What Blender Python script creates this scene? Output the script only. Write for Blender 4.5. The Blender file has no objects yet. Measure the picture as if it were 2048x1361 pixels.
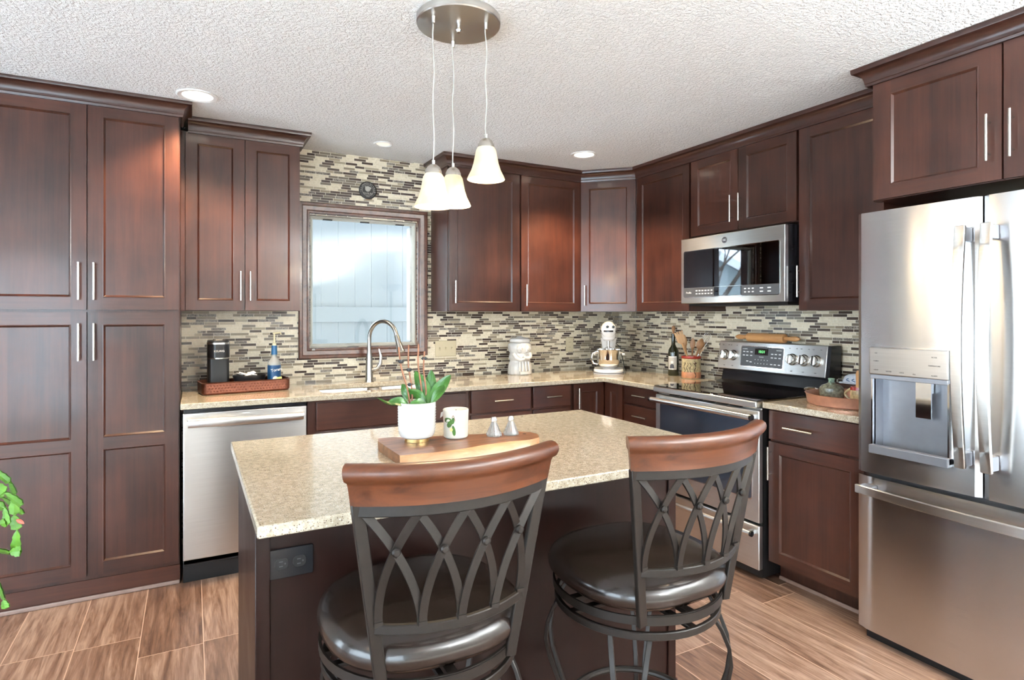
import bpy, bmesh, math, random
from mathutils import Vector, Matrix, Euler
random.seed(7)
PI = math.pi
SC = bpy.context.scene
COL = SC.collection

# ------------------------------------------------------------------ camera
cam_d = bpy.data.cameras.new('camera'); cam = bpy.data.objects.new('camera', cam_d); COL.objects.link(cam)
cam_d.sensor_width = 36.0; cam_d.lens = 1190.0/2048*36
cam_d.shift_x = 0.0; cam_d.shift_y = -(680.5-628.6)/2048
cam_d.clip_start = 0.05
cam.location = (-3.176, -3.994, 1.357)
cam.rotation_euler = (PI/2, 0, -math.radians(28.35))
SC.camera = cam
SC.view_settings.view_transform = 'Standard'; SC.view_settings.look = 'None'
SC.view_settings.gamma = 1.0; SC.view_settings.exposure = 1.12
SC.view_settings.use_curve_mapping = False
SC.cycles.use_denoising = True
SC.cycles.max_bounces = 10; SC.cycles.diffuse_bounces = 6; SC.cycles.glossy_bounces = 5
SC.cycles.transparent_max_bounces = 12
SC.cycles.sample_clamp_indirect = 8.0

# ------------------------------------------------------------------ world and daylight
world = bpy.data.worlds.new('sky'); SC.world = world; world.use_nodes = True
bg = world.node_tree.nodes['Background']
bg.inputs[0].default_value = (0.76, 0.88, 1.0, 1); bg.inputs[1].default_value = 8.0

XL, YR, ZC = -6.6, -6.3, 2.4175       # left wall, rear wall, ceiling

WARM = (1.0, 0.75, 0.46)
def downlight_or_fill(x, y, e, col=WARM, spot=118):
    l = bpy.data.lights.new('downlight_or_fill', 'SPOT'); l.energy = e; l.color = col
    l.spot_size = math.radians(spot); l.spot_blend = 0.6; l.shadow_soft_size = 0.06
    o = bpy.data.objects.new('downlight_or_fill', l); COL.objects.link(o); o.location = (x, y, ZC-0.012)
DL = [(-3.148, -0.732), (-0.879, -0.745)]
for (x, y) in DL: downlight_or_fill(x, y, 95)
for (x, y) in [(-4.6, -3.2), (-1.2, -3.4), (-2.9, -5.2), (-5.2, -5.2)]: downlight_or_fill(x, y, 20)  # fill lamps added without fixtures, to brighten the room

# ------------------------------------------------------------------ node helpers
def new_mat(name):
    m = bpy.data.materials.new(name); m.use_nodes = True
    nt = m.node_tree; b = nt.nodes['Principled BSDF']
    return m, nt, b
def N(nt, t, **kw):
    n = nt.nodes.new(t)
    for k, v in kw.items(): setattr(n, k, v)
    return n
def L(nt, a, b): nt.links.new(a, b)
def setv(n, k, v): n.inputs[k].default_value = v
def ramp(nt, stops, interp='LINEAR'):
    r = N(nt, 'ShaderNodeValToRGB'); cr = r.color_ramp; cr.interpolation = interp
    while len(cr.elements) > 1: cr.elements.remove(cr.elements[-1])
    cr.elements[0].position = stops[0][0]; cr.elements[0].color = (*stops[0][1], 1)
    for p, c in stops[1:]:
        e = cr.elements.new(p); e.color = (*c, 1)
    return r
def mathn(nt, op, a, b=None, c=None):
    n = N(nt, 'ShaderNodeMath', operation=op)
    for i, v in enumerate((a, b, c)):
        if v is None: continue
        if isinstance(v, (int, float)): n.inputs[i].default_value = v
        else: L(nt, v, n.inputs[i])
    return n.outputs[0]
def mapped(nt, scale=(1,1,1), rot=(0,0,0), coord='Object'):
    tc = N(nt, 'ShaderNodeTexCoord'); mp = N(nt, 'ShaderNodeMapping')
    mp.inputs['Scale'].default_value = scale; mp.inputs['Rotation'].default_value = rot
    L(nt, tc.outputs[coord], mp.inputs[0]); return mp.outputs[0]
def noise(nt, vec, scale, detail=4, rough=0.5, dist=0.0):
    n = N(nt, 'ShaderNodeTexNoise'); setv(n, 'Scale', scale); setv(n, 'Detail', detail); setv(n, 'Roughness', rough); setv(n, 'Distortion', dist)
    if vec is not None: L(nt, vec, n.inputs['Vector'])
    return n.outputs[0]
def bump(nt, b, h, strength, dist=0.01):
    n = N(nt, 'ShaderNodeBump'); setv(n, 'Strength', strength); setv(n, 'Distance', dist); L(nt, h, n.inputs['Height'])
    L(nt, n.outputs[0], b.inputs['Normal']); return n

def plain(name, col, rough=0.5, metal=0.0, spec=0.5, coat=0.0, emit=None, estr=0, var=0.06, vscale=30, bmp=0.0, alpha=None, trans=0.0, ior=1.45, sub=0.0, sheen=0.0):
    m, nt, b = new_mat(name)
    v = mapped(nt)
    nz = noise(nt, v, vscale, 3)
    r = ramp(nt, [(0.3, tuple(c*(1-var) for c in col)), (0.7, tuple(min(1, c*(1+var)) for c in col))])
    L(nt, nz, r.inputs[0]); L(nt, r.outputs[0], b.inputs['Base Color'])
    setv(b, 'Roughness', rough); setv(b, 'Metallic', metal); setv(b, 'Specular IOR Level', spec); setv(b, 'Coat Weight', coat); setv(b, 'Coat Roughness', 0.12)
    setv(b, 'Transmission Weight', trans); setv(b, 'IOR', ior)
    if sub: setv(b, 'Subsurface Weight', sub); setv(b, 'Subsurface Radius', (0.02, 0.01, 0.006))
    if emit: setv(b, 'Emission Color', (*emit, 1)); setv(b, 'Emission Strength', estr)
    if bmp: bump(nt, b, nz, bmp, 0.004)
    return m

def wood_cab(name, horiz=False, a=(0.014, 0.0045, 0.0032), c=(0.080, 0.0245, 0.0138), spec=0.40, coat=0.36):
    m, nt, b = new_mat(name)
    sc = (1.5, 14, 14) if horiz else (14, 14, 1.5)
    v = mapped(nt, sc)
    oi = N(nt, 'ShaderNodeObjectInfo')
    def shifted(scale):
        tc = N(nt, 'ShaderNodeTexCoord'); ro = mathn(nt, 'ADD', mathn(nt, 'MULTIPLY', oi.outputs['Random'], 37.0), 11.3)
        va = N(nt, 'ShaderNodeVectorMath', operation='ADD'); L(nt, tc.outputs['Object'], va.inputs[0]); L(nt, ro, va.inputs[1])
        mp = N(nt, 'ShaderNodeMapping'); mp.inputs['Scale'].default_value = scale; L(nt, va.outputs[0], mp.inputs[0]); return mp.outputs[0]
    v = shifted(sc)
    n1 = noise(nt, v, 1.6, 5, 0.6, 0.3)
    sc2 = (2, 6, 120) if horiz else (120, 6, 2)
    v2 = shifted(sc2); n2 = noise(nt, v2, 1.0, 4, 0.6)
    blot = noise(nt, shifted((1, 1, 1)), 5.0, 3)
    s = mathn(nt, 'ADD', mathn(nt, 'MULTIPLY', n1, 0.40), mathn(nt, 'ADD', mathn(nt, 'MULTIPLY', n2, 0.22), mathn(nt, 'MULTIPLY', blot, 0.38)))
    s = mathn(nt, 'ADD', s, mathn(nt, 'MULTIPLY', mathn(nt, 'SUBTRACT', oi.outputs['Random'], 0.5), 0.10))
    sx = N(nt, 'ShaderNodeSeparateXYZ'); L(nt, shifted((1, 1, 1)), sx.inputs[0])
    vs = N(nt, 'ShaderNodeTexVoronoi', voronoi_dimensions='1D', feature='F1'); setv(vs, 'Scale', 1.0); L(nt, mathn(nt, 'MULTIPLY', sx.outputs[2 if horiz else 0], 9.0), vs.inputs['W'])
    s3 = N(nt, 'ShaderNodeSeparateColor'); L(nt, vs.outputs['Color'], s3.inputs[0])
    s = mathn(nt, 'ADD', s, mathn(nt, 'MULTIPLY', mathn(nt, 'SUBTRACT', s3.outputs[0], 0.5), 0.10))
    r = ramp(nt, [(0.26, a), (0.70, c)])
    L(nt, s, r.inputs[0]); L(nt, r.outputs[0], b.inputs['Base Color'])
    rr = ramp(nt, [(0.3, (0.295,)*3), (0.7, (0.38,)*3)]); L(nt, blot, rr.inputs[0]); L(nt, rr.outputs[0], b.inputs['Roughness'])
    setv(b, 'Specular IOR Level', spec); setv(b, 'Coat Weight', coat); setv(b, 'Coat Roughness', 0.13)
    bump(nt, b, n2, 0.05, 0.001)
    return m

def brushed(name, col=(0.62, 0.615, 0.60), rough=0.24, aniso=0.75, wav=0.0, axis='Z', fine=0.03):
    m, nt, b = new_mat(name)
    setv(b, 'Metallic', 1.0); setv(b, 'Roughness', rough); setv(b, 'Anisotropic', aniso); setv(b, 'Anisotropic Rotation', 0.25)
    sc = {'Z': (4, 4, 500), 'X': (500, 4, 4)}[axis]
    n1 = noise(nt, mapped(nt, sc), 1.0, 3)
    r = ramp(nt, [(0.3, tuple(c*0.93 for c in col)), (0.7, tuple(min(1, c*1.05) for c in col))])
    L(nt, n1, r.inputs[0]); L(nt, r.outputs[0], b.inputs['Base Color'])
    tg = N(nt, 'ShaderNodeTangent', direction_type='RADIAL', axis='Z'); L(nt, tg.outputs[0], b.inputs['Tangent'])
    if wav: bump(nt, b, mathn(nt, 'MULTIPLY', noise(nt, mapped(nt, (1, 1, 0.5)), 3.2, 1), wav), 0.5, 0.02)
    return m

def quartz(name):
    m, nt, b = new_mat(name)
    v = mapped(nt)
    n0 = noise(nt, v, 60, 3)
    base = ramp(nt, [(0.35, (0.34, 0.295, 0.22)), (0.65, (0.475, 0.42, 0.325))]); L(nt, n0, base.inputs[0])
    def speck(scale, lo, hi, colr, prev, sc3=(1, 1, 1)):
        vo = N(nt, 'ShaderNodeTexVoronoi', feature='F1'); setv(vo, 'Scale', scale); setv(vo, 'Randomness', 1.0)
        wv = mapped(nt, sc3)
        nn = N(nt, 'ShaderNodeTexNoise'); setv(nn, 'Scale', 180.0); L(nt, wv, nn.inputs['Vector'])
        mx = N(nt, 'ShaderNodeMix', data_type='VECTOR'); setv(mx, 'Factor', 0.004)
        L(nt, wv, mx.inputs['A']); L(nt, nn.outputs[1], mx.inputs['B']); L(nt, mx.outputs['Result'], vo.inputs['Vector'])
        sep = N(nt, 'ShaderNodeSeparateColor'); L(nt, vo.outputs['Color'], sep.inputs[0])
        big = mathn(nt, 'GREATER_THAN', sep.outputs[0], lo)
        small = mathn(nt, 'LESS_THAN', vo.outputs['Distance'], hi)
        f = mathn(nt, 'MULTIPLY', big, small)
        mc = N(nt, 'ShaderNodeMix', data_type='RGBA'); L(nt, f, mc.inputs['Factor']); L(nt, prev, mc.inputs['A']); mc.inputs['B'].default_value = (*colr, 1)
        return mc.outputs['Result']
    c = speck(330, 0.55, 0.34, (0.24, 0.18, 0.11), base.outputs[0])
    c = speck(210, 0.62, 0.30, (0.10, 0.065, 0.045), c, (1, 1.6, 1))
    c = speck(170, 0.72, 0.34, (0.52, 0.48, 0.41), c)
    L(nt, c, b.inputs['Base Color']); setv(b, 'Roughness', 0.11); setv(b, 'Coat Weight', 0.3); setv(b, 'Coat Roughness', 0.04)
    return m

def mosaic(name):
    m, nt, b = new_mat(name)
    tc = N(nt, 'ShaderNodeTexCoord'); sp = N(nt, 'ShaderNodeSeparateXYZ'); L(nt, tc.outputs['Object'], sp.inputs[0])
    u = mathn(nt, 'SUBTRACT', sp.outputs[0], sp.outputs[1])
    rowh = 0.0165
    z = mathn(nt, 'DIVIDE', mathn(nt, 'SUBTRACT', sp.outputs[2], 0.912), rowh)
    row = mathn(nt, 'FLOOR', z); fr = mathn(nt, 'FRACT', z)
    wn = N(nt, 'ShaderNodeTexWhiteNoise', noise_dimensions='1D'); L(nt, row, wn.inputs['W'])
    off = mathn(nt, 'MULTIPLY', row, 41.73)
    w = mathn(nt, 'ADD', mathn(nt, 'MULTIPLY', u, 13.5), off)
    vo = N(nt, 'ShaderNodeTexVoronoi', voronoi_dimensions='1D', feature='F1'); setv(vo, 'Scale', 1.0); L(nt, w, vo.inputs['W'])
    ve = N(nt, 'ShaderNodeTexVoronoi', voronoi_dimensions='1D', feature='DISTANCE_TO_EDGE'); setv(ve, 'Scale', 1.0); L(nt, w, ve.inputs['W'])
    sep = N(nt, 'ShaderNodeSeparateColor'); L(nt, vo.outputs['Color'], sep.inputs[0])
    marb = noise(nt, mapped(nt), 55, 6, 0.65, 1.2)
    stone = ramp(nt, [(0.3, (0.56, 0.475, 0.335)), (0.7, (0.80, 0.72, 0.565))]); L(nt, marb, stone.inputs[0])
    pick = ramp(nt, [(0.0, (0.055, 0.036, 0.027)), (0.16, (0.17, 0.14, 0.105)), (0.27, (0.085, 0.061, 0.046)), (0.35, (0.25, 0.20, 0.140)), (0.48, (0.38, 0.32, 0.225))], 'CONSTANT')
    L(nt, sep.outputs[0], pick.inputs[0])
    isst = mathn(nt, 'GREATER_THAN', sep.outputs[0], 0.60)
    mc = N(nt, 'ShaderNodeMix', data_type='RGBA'); L(nt, isst, mc.inputs['Factor']); L(nt, pick.outputs[0], mc.inputs['A']); L(nt, stone.outputs[0], mc.inputs['B'])
    # veined dark marble tiles
    ismar = mathn(nt, 'MULTIPLY', mathn(nt, 'GREATER_THAN', sep.outputs[1], 0.80), mathn(nt, 'LESS_THAN', sep.outputs[0], 0.37))
    vein = ramp(nt, [(0.44, (0.04, 0.025, 0.02)), (0.5, (0.55, 0.50, 0.42)), (0.56, (0.06, 0.04, 0.03))]); L(nt, noise(nt, mapped(nt), 90, 4, 0.6, 2), vein.inputs[0])
    m2 = N(nt, 'ShaderNodeMix', data_type='RGBA'); L(nt, ismar, m2.inputs['Factor']); L(nt, mc.outputs['Result'], m2.inputs['A']); L(nt, vein.outputs[0], m2.inputs['B'])
    # grout
    e1 = mathn(nt, 'LESS_THAN', ve.outputs['Distance'], 0.018)
    e2 = mathn(nt, 'MAXIMUM', mathn(nt, 'LESS_THAN', fr, 0.065), mathn(nt, 'GREATER_THAN', fr, 0.935))
    g = mathn(nt, 'MAXIMUM', e1, e2)
    m3 = N(nt, 'ShaderNodeMix', data_type='RGBA'); L(nt, g, m3.inputs['Factor']); L(nt, m2.outputs['Result'], m3.inputs['A']); m3.inputs['B'].default_value = (0.74, 0.68, 0.56, 1)
    L(nt, m3.outputs['Result'], b.inputs['Base Color'])
    rg = mathn(nt, 'ADD', mathn(nt, 'MULTIPLY', mathn(nt, 'MAXIMUM', isst, g), 0.25), 0.20); L(nt, rg, b.inputs['Roughness'])
    bump(nt, b, mathn(nt, 'SUBTRACT', 1.0, g), 0.35, 0.002)
    return m

def popcorn(name):
    m, nt, b = new_mat(name)
    setv(b, 'Base Color', (0.90, 0.90, 0.895, 1)); setv(b, 'Roughness', 0.9)
    v = mapped(nt)
    n1 = noise(nt, v, 75, 3, 0.6); n2 = noise(nt, v, 170, 2, 0.6)
    h = mathn(nt, 'ADD', ramp_v(nt, n1, 0.42, 0.62), mathn(nt, 'MULTIPLY', n2, 0.4))
    bump(nt, b, h, 0.75, 0.008)
    return m
def ramp_v(nt, s, lo, hi):
    mr = N(nt, 'ShaderNodeMapRange'); L(nt, s, mr.inputs[0]); mr.inputs[1].default_value = lo; mr.inputs[2].default_value = hi
    return mr.outputs[0]

def planks(name):
    m, nt, b = new_mat(name)
    tc = N(nt, 'ShaderNodeTexCoord'); sp = N(nt, 'ShaderNodeSeparateXYZ'); L(nt, tc.outputs['Object'], sp.inputs[0])
    W = 0.231; LEN = 1.22
    a = mathn(nt, 'DIVIDE', mathn(nt, 'ADD', sp.outputs[0], 3.13), W)
    col = mathn(nt, 'FLOOR', a); fa = mathn(nt, 'FRACT', a)
    wn = N(nt, 'ShaderNodeTexWhiteNoise', noise_dimensions='1D'); L(nt, mathn(nt, 'ADD', col, 3.3), wn.inputs['W'])
    bb = mathn(nt, 'ADD', mathn(nt, 'DIVIDE', sp.outputs[1], LEN), mathn(nt, 'MULTIPLY', wn.outputs[0], 5.0))
    rowi = mathn(nt, 'FLOOR', bb); fb = mathn(nt, 'FRACT', bb)
    comb = N(nt, 'ShaderNodeCombineXYZ'); L(nt, col, comb.inputs[0]); L(nt, rowi, comb.inputs[1])
    wn2 = N(nt, 'ShaderNodeTexWhiteNoise', noise_dimensions='3D'); L(nt, comb.outputs[0], wn2.inputs['Vector'])
    # grain, shifted per plank
    va = N(nt, 'ShaderNodeVectorMath', operation='MULTIPLY_ADD'); L(nt, wn2.outputs['Color'], va.inputs[0]); va.inputs[1].default_value = (20, 20, 20); L(nt, tc.outputs['Object'], va.inputs[2])
    mp = N(nt, 'ShaderNodeMapping'); mp.inputs['Scale'].default_value = (16, 1.4, 1); L(nt, va.outputs[0], mp.inputs[0])
    n1 = noise(nt, mp.outputs[0], 1.5, 6, 0.62, 1.3)
    mp2 = N(nt, 'ShaderNodeMapping'); mp2.inputs['Scale'].default_value = (130, 6, 1); L(nt, va.outputs[0], mp2.inputs[0])
    n2 = noise(nt, mp2.outputs[0], 1.0, 5, 0.6, 0.6)
    s = mathn(nt, 'ADD', mathn(nt, 'MULTIPLY', n1, 0.62), mathn(nt, 'MULTIPLY', n2, 0.30))
    s = mathn(nt, 'ADD', s, mathn(nt, 'MULTIPLY', wn2.outputs[0], 0.12))
    r = ramp(nt, [(0.36, (0.080, 0.040, 0.026)), (0.50, (0.175, 0.098, 0.066)), (0.66, (0.34, 0.225, 0.165))])
    L(nt, s, r.inputs[0])
    dx = mathn(nt, 'MULTIPLY', mathn(nt, 'MINIMUM', fa, mathn(nt, 'SUBTRACT', 1.0, fa)), W)
    dy = mathn(nt, 'MULTIPLY', mathn(nt, 'MINIMUM', fb, mathn(nt, 'SUBTRACT', 1.0, fb)), LEN)
    g = mathn(nt, 'LESS_THAN', mathn(nt, 'MINIMUM', dx, dy), 0.0016)
    mc = N(nt, 'ShaderNodeMix', data_type='RGBA'); L(nt, g, mc.inputs['Factor']); L(nt, r.outputs[0], mc.inputs['A']); mc.inputs['B'].default_value = (0.50, 0.34, 0.25, 1)
    L(nt, mc.outputs['Result'], b.inputs['Base Color'])
    setv(b, 'Roughness', 0.33)
    bump(nt, b, mathn(nt, 'SUBTRACT', mathn(nt, 'ADD', n2, n1), g), 0.12, 0.003)
    return m

def glass_pane(name):
    m = bpy.data.materials.new(name); m.use_nodes = True; nt = m.node_tree
    for n in list(nt.nodes): nt.nodes.remove(n)
    out = N(nt, 'ShaderNodeOutputMaterial'); tr = N(nt, 'ShaderNodeBsdfTransparent'); gl = N(nt, 'ShaderNodeBsdfGlossy'); lw = N(nt, 'ShaderNodeLayerWeight')
    setv(tr, 'Color', (0.95, 0.97, 0.97, 1)); setv(gl, 'Roughness', 0.02); setv(lw, 'Blend', 0.5); fac = mathn(nt, 'ADD', mathn(nt, 'MULTIPLY', mathn(nt, 'POWER', lw.outputs['Facing'], 5.0), 0.9), 0.035)
    mx = N(nt, 'ShaderNodeMixShader'); L(nt, fac, mx.inputs[0]); L(nt, tr.outputs[0], mx.inputs[1]); L(nt, gl.outputs[0], mx.inputs[2]); L(nt, mx.outputs[0], out.inputs[0])
    return m

def grained(name, a, c, scale=(3, 40, 40), rough=0.35, coat=0.2, s=2.0):
    m, nt, b = new_mat(name)
    n1 = noise(nt, mapped(nt, scale), s, 5, 0.6, 1.0)
    r = ramp(nt, [(0.32, a), (0.68, c)]); L(nt, n1, r.inputs[0]); L(nt, r.outputs[0], b.inputs['Base Color'])
    setv(b, 'Roughness', rough); setv(b, 'Coat Weight', coat); setv(b, 'Coat Roughness', 0.1)
    bump(nt, b, n1, 0.08, 0.003); return m

M = {}
M['wood'] = wood_cab('cherry_wood_upright'); M['woodh'] = wood_cab('cherry_wood_level', True)
M['island'] = wood_cab('shade_darkened_island_wood', False, (0.009, 0.0035, 0.0028), (0.020, 0.0072, 0.0052), 0.22, 0.05)  # cabinet wood with the shade on the island front put into its colour
M['dark'] = plain('shadow_gap_black', (0.006, 0.004, 0.004), 0.7)
M['crown'] = wood_cab('crown_wood', True, (0.022, 0.0080, 0.006), (0.060, 0.0205, 0.0130))
M['steel'] = brushed('brushed_steel', (0.64, 0.64, 0.635), 0.29, 0.8, 0.0)
M['fsteel'] = brushed('fridge_steel', (0.62, 0.62, 0.625), 0.23, 0.9, 0.30)
M['nickel'] = plain('satin_nickel', (0.62, 0.59, 0.54), 0.26, 1.0, var=0.02)
M['chrome'] = plain('polished_chrome', (0.78, 0.78, 0.78), 0.07, 1.0, var=0.01)
M['faucet'] = brushed('faucet_nickel', (0.40, 0.39, 0.375), 0.26, 0.4)
M['canopy'] = brushed('canopy_nickel', (0.62, 0.60, 0.57), 0.28, 0.85)
M['quartz'] = quartz('speckled_quartz'); M['tile'] = mosaic('mosaic_tile'); M['ceil'] = popcorn('popcorn_ceiling')
M['floor'] = planks('plank_floor')
M['paint'] = plain('wall_paint', (0.72, 0.70, 0.66), 0.8, var=0.02, vscale=4)
M['taupe'] = plain('reflection_darkening_taupe', (0.34, 0.30, 0.26), 0.8, var=0.02, vscale=4)  # invented dark tone for an unseen wall, dims the refrigerator's reflection
M['rug'] = plain('cream_bounce', (0.74, 0.72, 0.68), 0.95, var=0.1, vscale=60)
M['white'] = plain('white_paint', (0.80, 0.80, 0.79), 0.4, var=0.02)
M['casing'] = grained('casing_wood', (0.050, 0.018, 0.010), (0.135, 0.050, 0.028), (20, 20, 20), 0.28, 0.3, 1.2)
M['pane'] = glass_pane('window_glass')
M['bglass'] = plain('black_glass', (0.10, 0.10, 0.105), 0.02, 1.0, 0.5, var=0.0)
M['oglass'] = plain('oven_glass', (0.13, 0.17, 0.24), 0.12, 0.85, 0.8, var=0.0)
M['mglass'] = plain('mirror_black_glass', (0.115, 0.12, 0.13), 0.02, 1.0, 0.5, var=0.0)
M['bplast'] = plain('black_plastic', (0.012, 0.012, 0.013), 0.35, var=0.03)
M['bgloss'] = plain('glossy_black_plastic', (0.010, 0.010, 0.012), 0.24, var=0.03)
M['gplast'] = plain('grey_panel', (0.085, 0.085, 0.09), 0.3, var=0.02)
M['niche'] = plain('dispenser_grey', (0.30, 0.31, 0.34), 0.35, 0.7, var=0.03)
M['ink'] = plain('printed_white', (0.75, 0.75, 0.75), 0.5, var=0.0)
M['dink'] = plain('printed_dark', (0.05, 0.05, 0.06), 0.5, var=0.0)
M['ivory'] = plain('ivory_plastic', (0.53, 0.46, 0.31), 0.35, var=0.02)
M['ceramic'] = plain('white_ceramic', (0.58, 0.575, 0.56), 0.16, coat=0.4, var=0.02)
M['enamel'] = plain('white_enamel', (0.80, 0.80, 0.80), 0.16, coat=0.4, var=0.01)
M['bronze'] = plain('oiled_bronze_steel', (0.015, 0.0115, 0.0095), 0.42, 0.3, var=0.12, vscale=60)
M['leather'] = plain('dark_brown_leather', (0.014, 0.0085, 0.0065), 0.24, 0, 0.55, 0.25, var=0.2, vscale=40, bmp=0.10)
M['rail'] = grained('honey_stool_wood', (0.040, 0.0105, 0.0035), (0.105, 0.030, 0.0095), (3, 22, 22), 0.36, 0.10, 1.2)
M['copper'] = plain('copper_metal', (0.70, 0.38, 0.28), 0.30, 0.75, var=0.1)
M['coppert'] = plain('aged_copper_tray', (0.16, 0.058, 0.036), 0.34, 0.8, var=0.25, vscale=60)
M['shade'] = plain('frosted_alabaster_glass', (0.56, 0.47, 0.33), 0.4, emit=(1.0, 0.74, 0.42), estr=0.16, var=0.25, vscale=14)
M['bulb'] = plain('lit_bulb', (1, 0.95, 0.85), 0.3, emit=(1.0, 0.86, 0.62), estr=14, var=0.0)
M['lens'] = plain('downlight_lens', (1, 1, 0.95), 0.4, emit=(1.0, 0.90, 0.72), estr=3.5, var=0.0)
M['lensoff'] = plain('unlit_lens_with_glow', (0.75, 0.73, 0.68), 0.35, emit=(1.0, 0.9, 0.75), estr=0.25, var=0.0)  # faint glow put into the lens, no lamp behind it
M['cord'] = plain('clear_cord', (0.45, 0.43, 0.40), 0.35, var=0.02)
M['leaf'] = plain('orchid_leaf', (0.040, 0.125, 0.022), 0.30, coat=0.2, var=0.35, vscale=16)
M['leaf2'] = plain('cactus_leaf', (0.075, 0.20, 0.02), 0.35, var=0.35, vscale=30)
M['pink'] = plain('pink_bud', (0.62, 0.13, 0.09), 0.4)
M['stem'] = plain('orchid_stake', (0.24, 0.095, 0.045), 0.5, var=0.2)
M['soil'] = plain('bark_soil', (0.05, 0.03, 0.02), 0.9, var=0.5, vscale=120, bmp=0.8)
M['gold'] = plain('brushed_gold', (0.62, 0.45, 0.2), 0.28, 1.0)
M['board'] = grained('walnut_board', (0.080, 0.029, 0.014), (0.26, 0.115, 0.055), (4, 26, 26), 0.36, 0.2, 1.6)
M['sap'] = grained('sapwood_edge', (0.27, 0.115, 0.042), (0.46, 0.24, 0.105), (4, 26, 26), 0.4, 0.2, 1.6)
M['utens'] = grained('utensil_wood', (0.44, 0.235, 0.10), (0.62, 0.37, 0.18), (30, 30, 4), 0.5, 0.0, 1.6)
M['utens2'] = grained('dark_utensil_wood', (0.25, 0.11, 0.045), (0.40, 0.20, 0.085), (30, 30, 4), 0.45, 0.0, 1.6)
M['pin'] = grained('rolling_pin_wood', (0.46, 0.21, 0.075), (0.62, 0.33, 0.13), (30, 3, 30), 0.4, 0.1, 1.6)
M['wax'] = plain('candle_wax', (0.56, 0.54, 0.49), 0.35, sub=0.3, var=0.03)
M['label'] = plain('paper_label', (0.72, 0.70, 0.65), 0.6, var=0.04)
M['lemon'] = plain('lemon_yellow', (0.72, 0.66, 0.22), 0.5)
M['dleaf'] = plain('printed_leaf', (0.045, 0.12, 0.015), 0.5, var=0.4, vscale=90)
M['glass'] = plain('clear_glass', (0.95, 0.97, 0.97), 0.02, trans=1.0, ior=1.48, var=0.0)
M['cutglass'] = plain('cut_crystal', (0.62, 0.62, 0.60), 0.05, trans=0.75, ior=1.5, coat=0.6, var=0.0)
M['gglass'] = plain('dark_green_glass', (0.015, 0.018, 0.006), 0.06, coat=0.5, var=0.1)
M['blue'] = plain('blue_label', (0.006, 0.05, 0.14), 0.35, var=0.1)
M['bluecap'] = plain('blue_cap', (0.010, 0.085, 0.21), 0.35, var=0.05)
M['syrup'] = plain('clear_plastic', (0.60, 0.62, 0.62), 0.12, trans=0.65, ior=1.3, var=0.02)
M['pump'] = plain('cream_pump', (0.72, 0.62, 0.40), 0.35, var=0.03)
M['red'] = plain('red_glaze', (0.30, 0.025, 0.018), 0.2, coat=0.4, var=0.3)
M['tan'] = plain('tan_glaze', (0.44, 0.36, 0.20), 0.28, coat=0.3, var=0.35, vscale=60)
M['terra'] = plain('terracotta_glaze', (0.45, 0.20, 0.10), 0.35, var=0.2)
M['vine'] = plain('dark_relief', (0.05, 0.03, 0.02), 0.3)
M['teal'] = plain('grey_green_glaze', (0.16, 0.17, 0.13), 0.26, coat=0.3, var=0.55, vscale=70)
M['mint'] = plain('mint_glaze', (0.24, 0.38, 0.30), 0.25, coat=0.3, var=0.3)
M['digit'] = plain('green_digits', (0.1, 0.9, 0.2), 0.5, emit=(0.25, 1.0, 0.3), estr=0.9, var=0.0)
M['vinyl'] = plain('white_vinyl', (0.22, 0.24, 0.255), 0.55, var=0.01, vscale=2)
M['grassg'] = plain('pale_winter_ground', (0.80, 0.82, 0.85), 0.9, var=0.08, vscale=2)  # paled further to bounce daylight up to the ceiling
M['siding'] = plain('grey_green_siding', (0.36, 0.40, 0.39), 0.7, var=0.05, vscale=2)
M['roofm'] = plain('roof_shingle', (0.45, 0.47, 0.50), 0.9, var=0.2, vscale=20)
M['bark'] = plain('bare_bark', (0.12, 0.09, 0.07), 0.9, var=0.3)
M['foil'] = plain('packet_paper', (0.74, 0.74, 0.76), 0.4, var=0.15, vscale=90)
M['cloth'] = plain('blue_white_glaze', (0.62, 0.68, 0.76), 0.35, var=0.1, vscale=60)
M['dkblue'] = plain('blue_stroke', (0.08, 0.17, 0.36), 0.4, var=0.2)
M['dbrown'] = plain('dark_brown_wood', (0.06, 0.025, 0.016), 0.35, var=0.2)
M['shoe'] = plain('base_shoe', (0.27, 0.19, 0.16), 0.35, var=0.1)
M['rubber'] = plain('white_rubber_seal', (0.42, 0.40, 0.34), 0.4, var=0.03)
M['eye'] = plain('black_eye', (0.004, 0.004, 0.004), 0.15)
M['sign'] = plain('black_iron_sign', (0.012, 0.011, 0.010), 0.35, var=0.2)
M['signtan'] = plain('sign_tan', (0.34, 0.20, 0.08), 0.4)
M['signg'] = plain('sign_grey', (0.42, 0.40, 0.36), 0.4)

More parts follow.
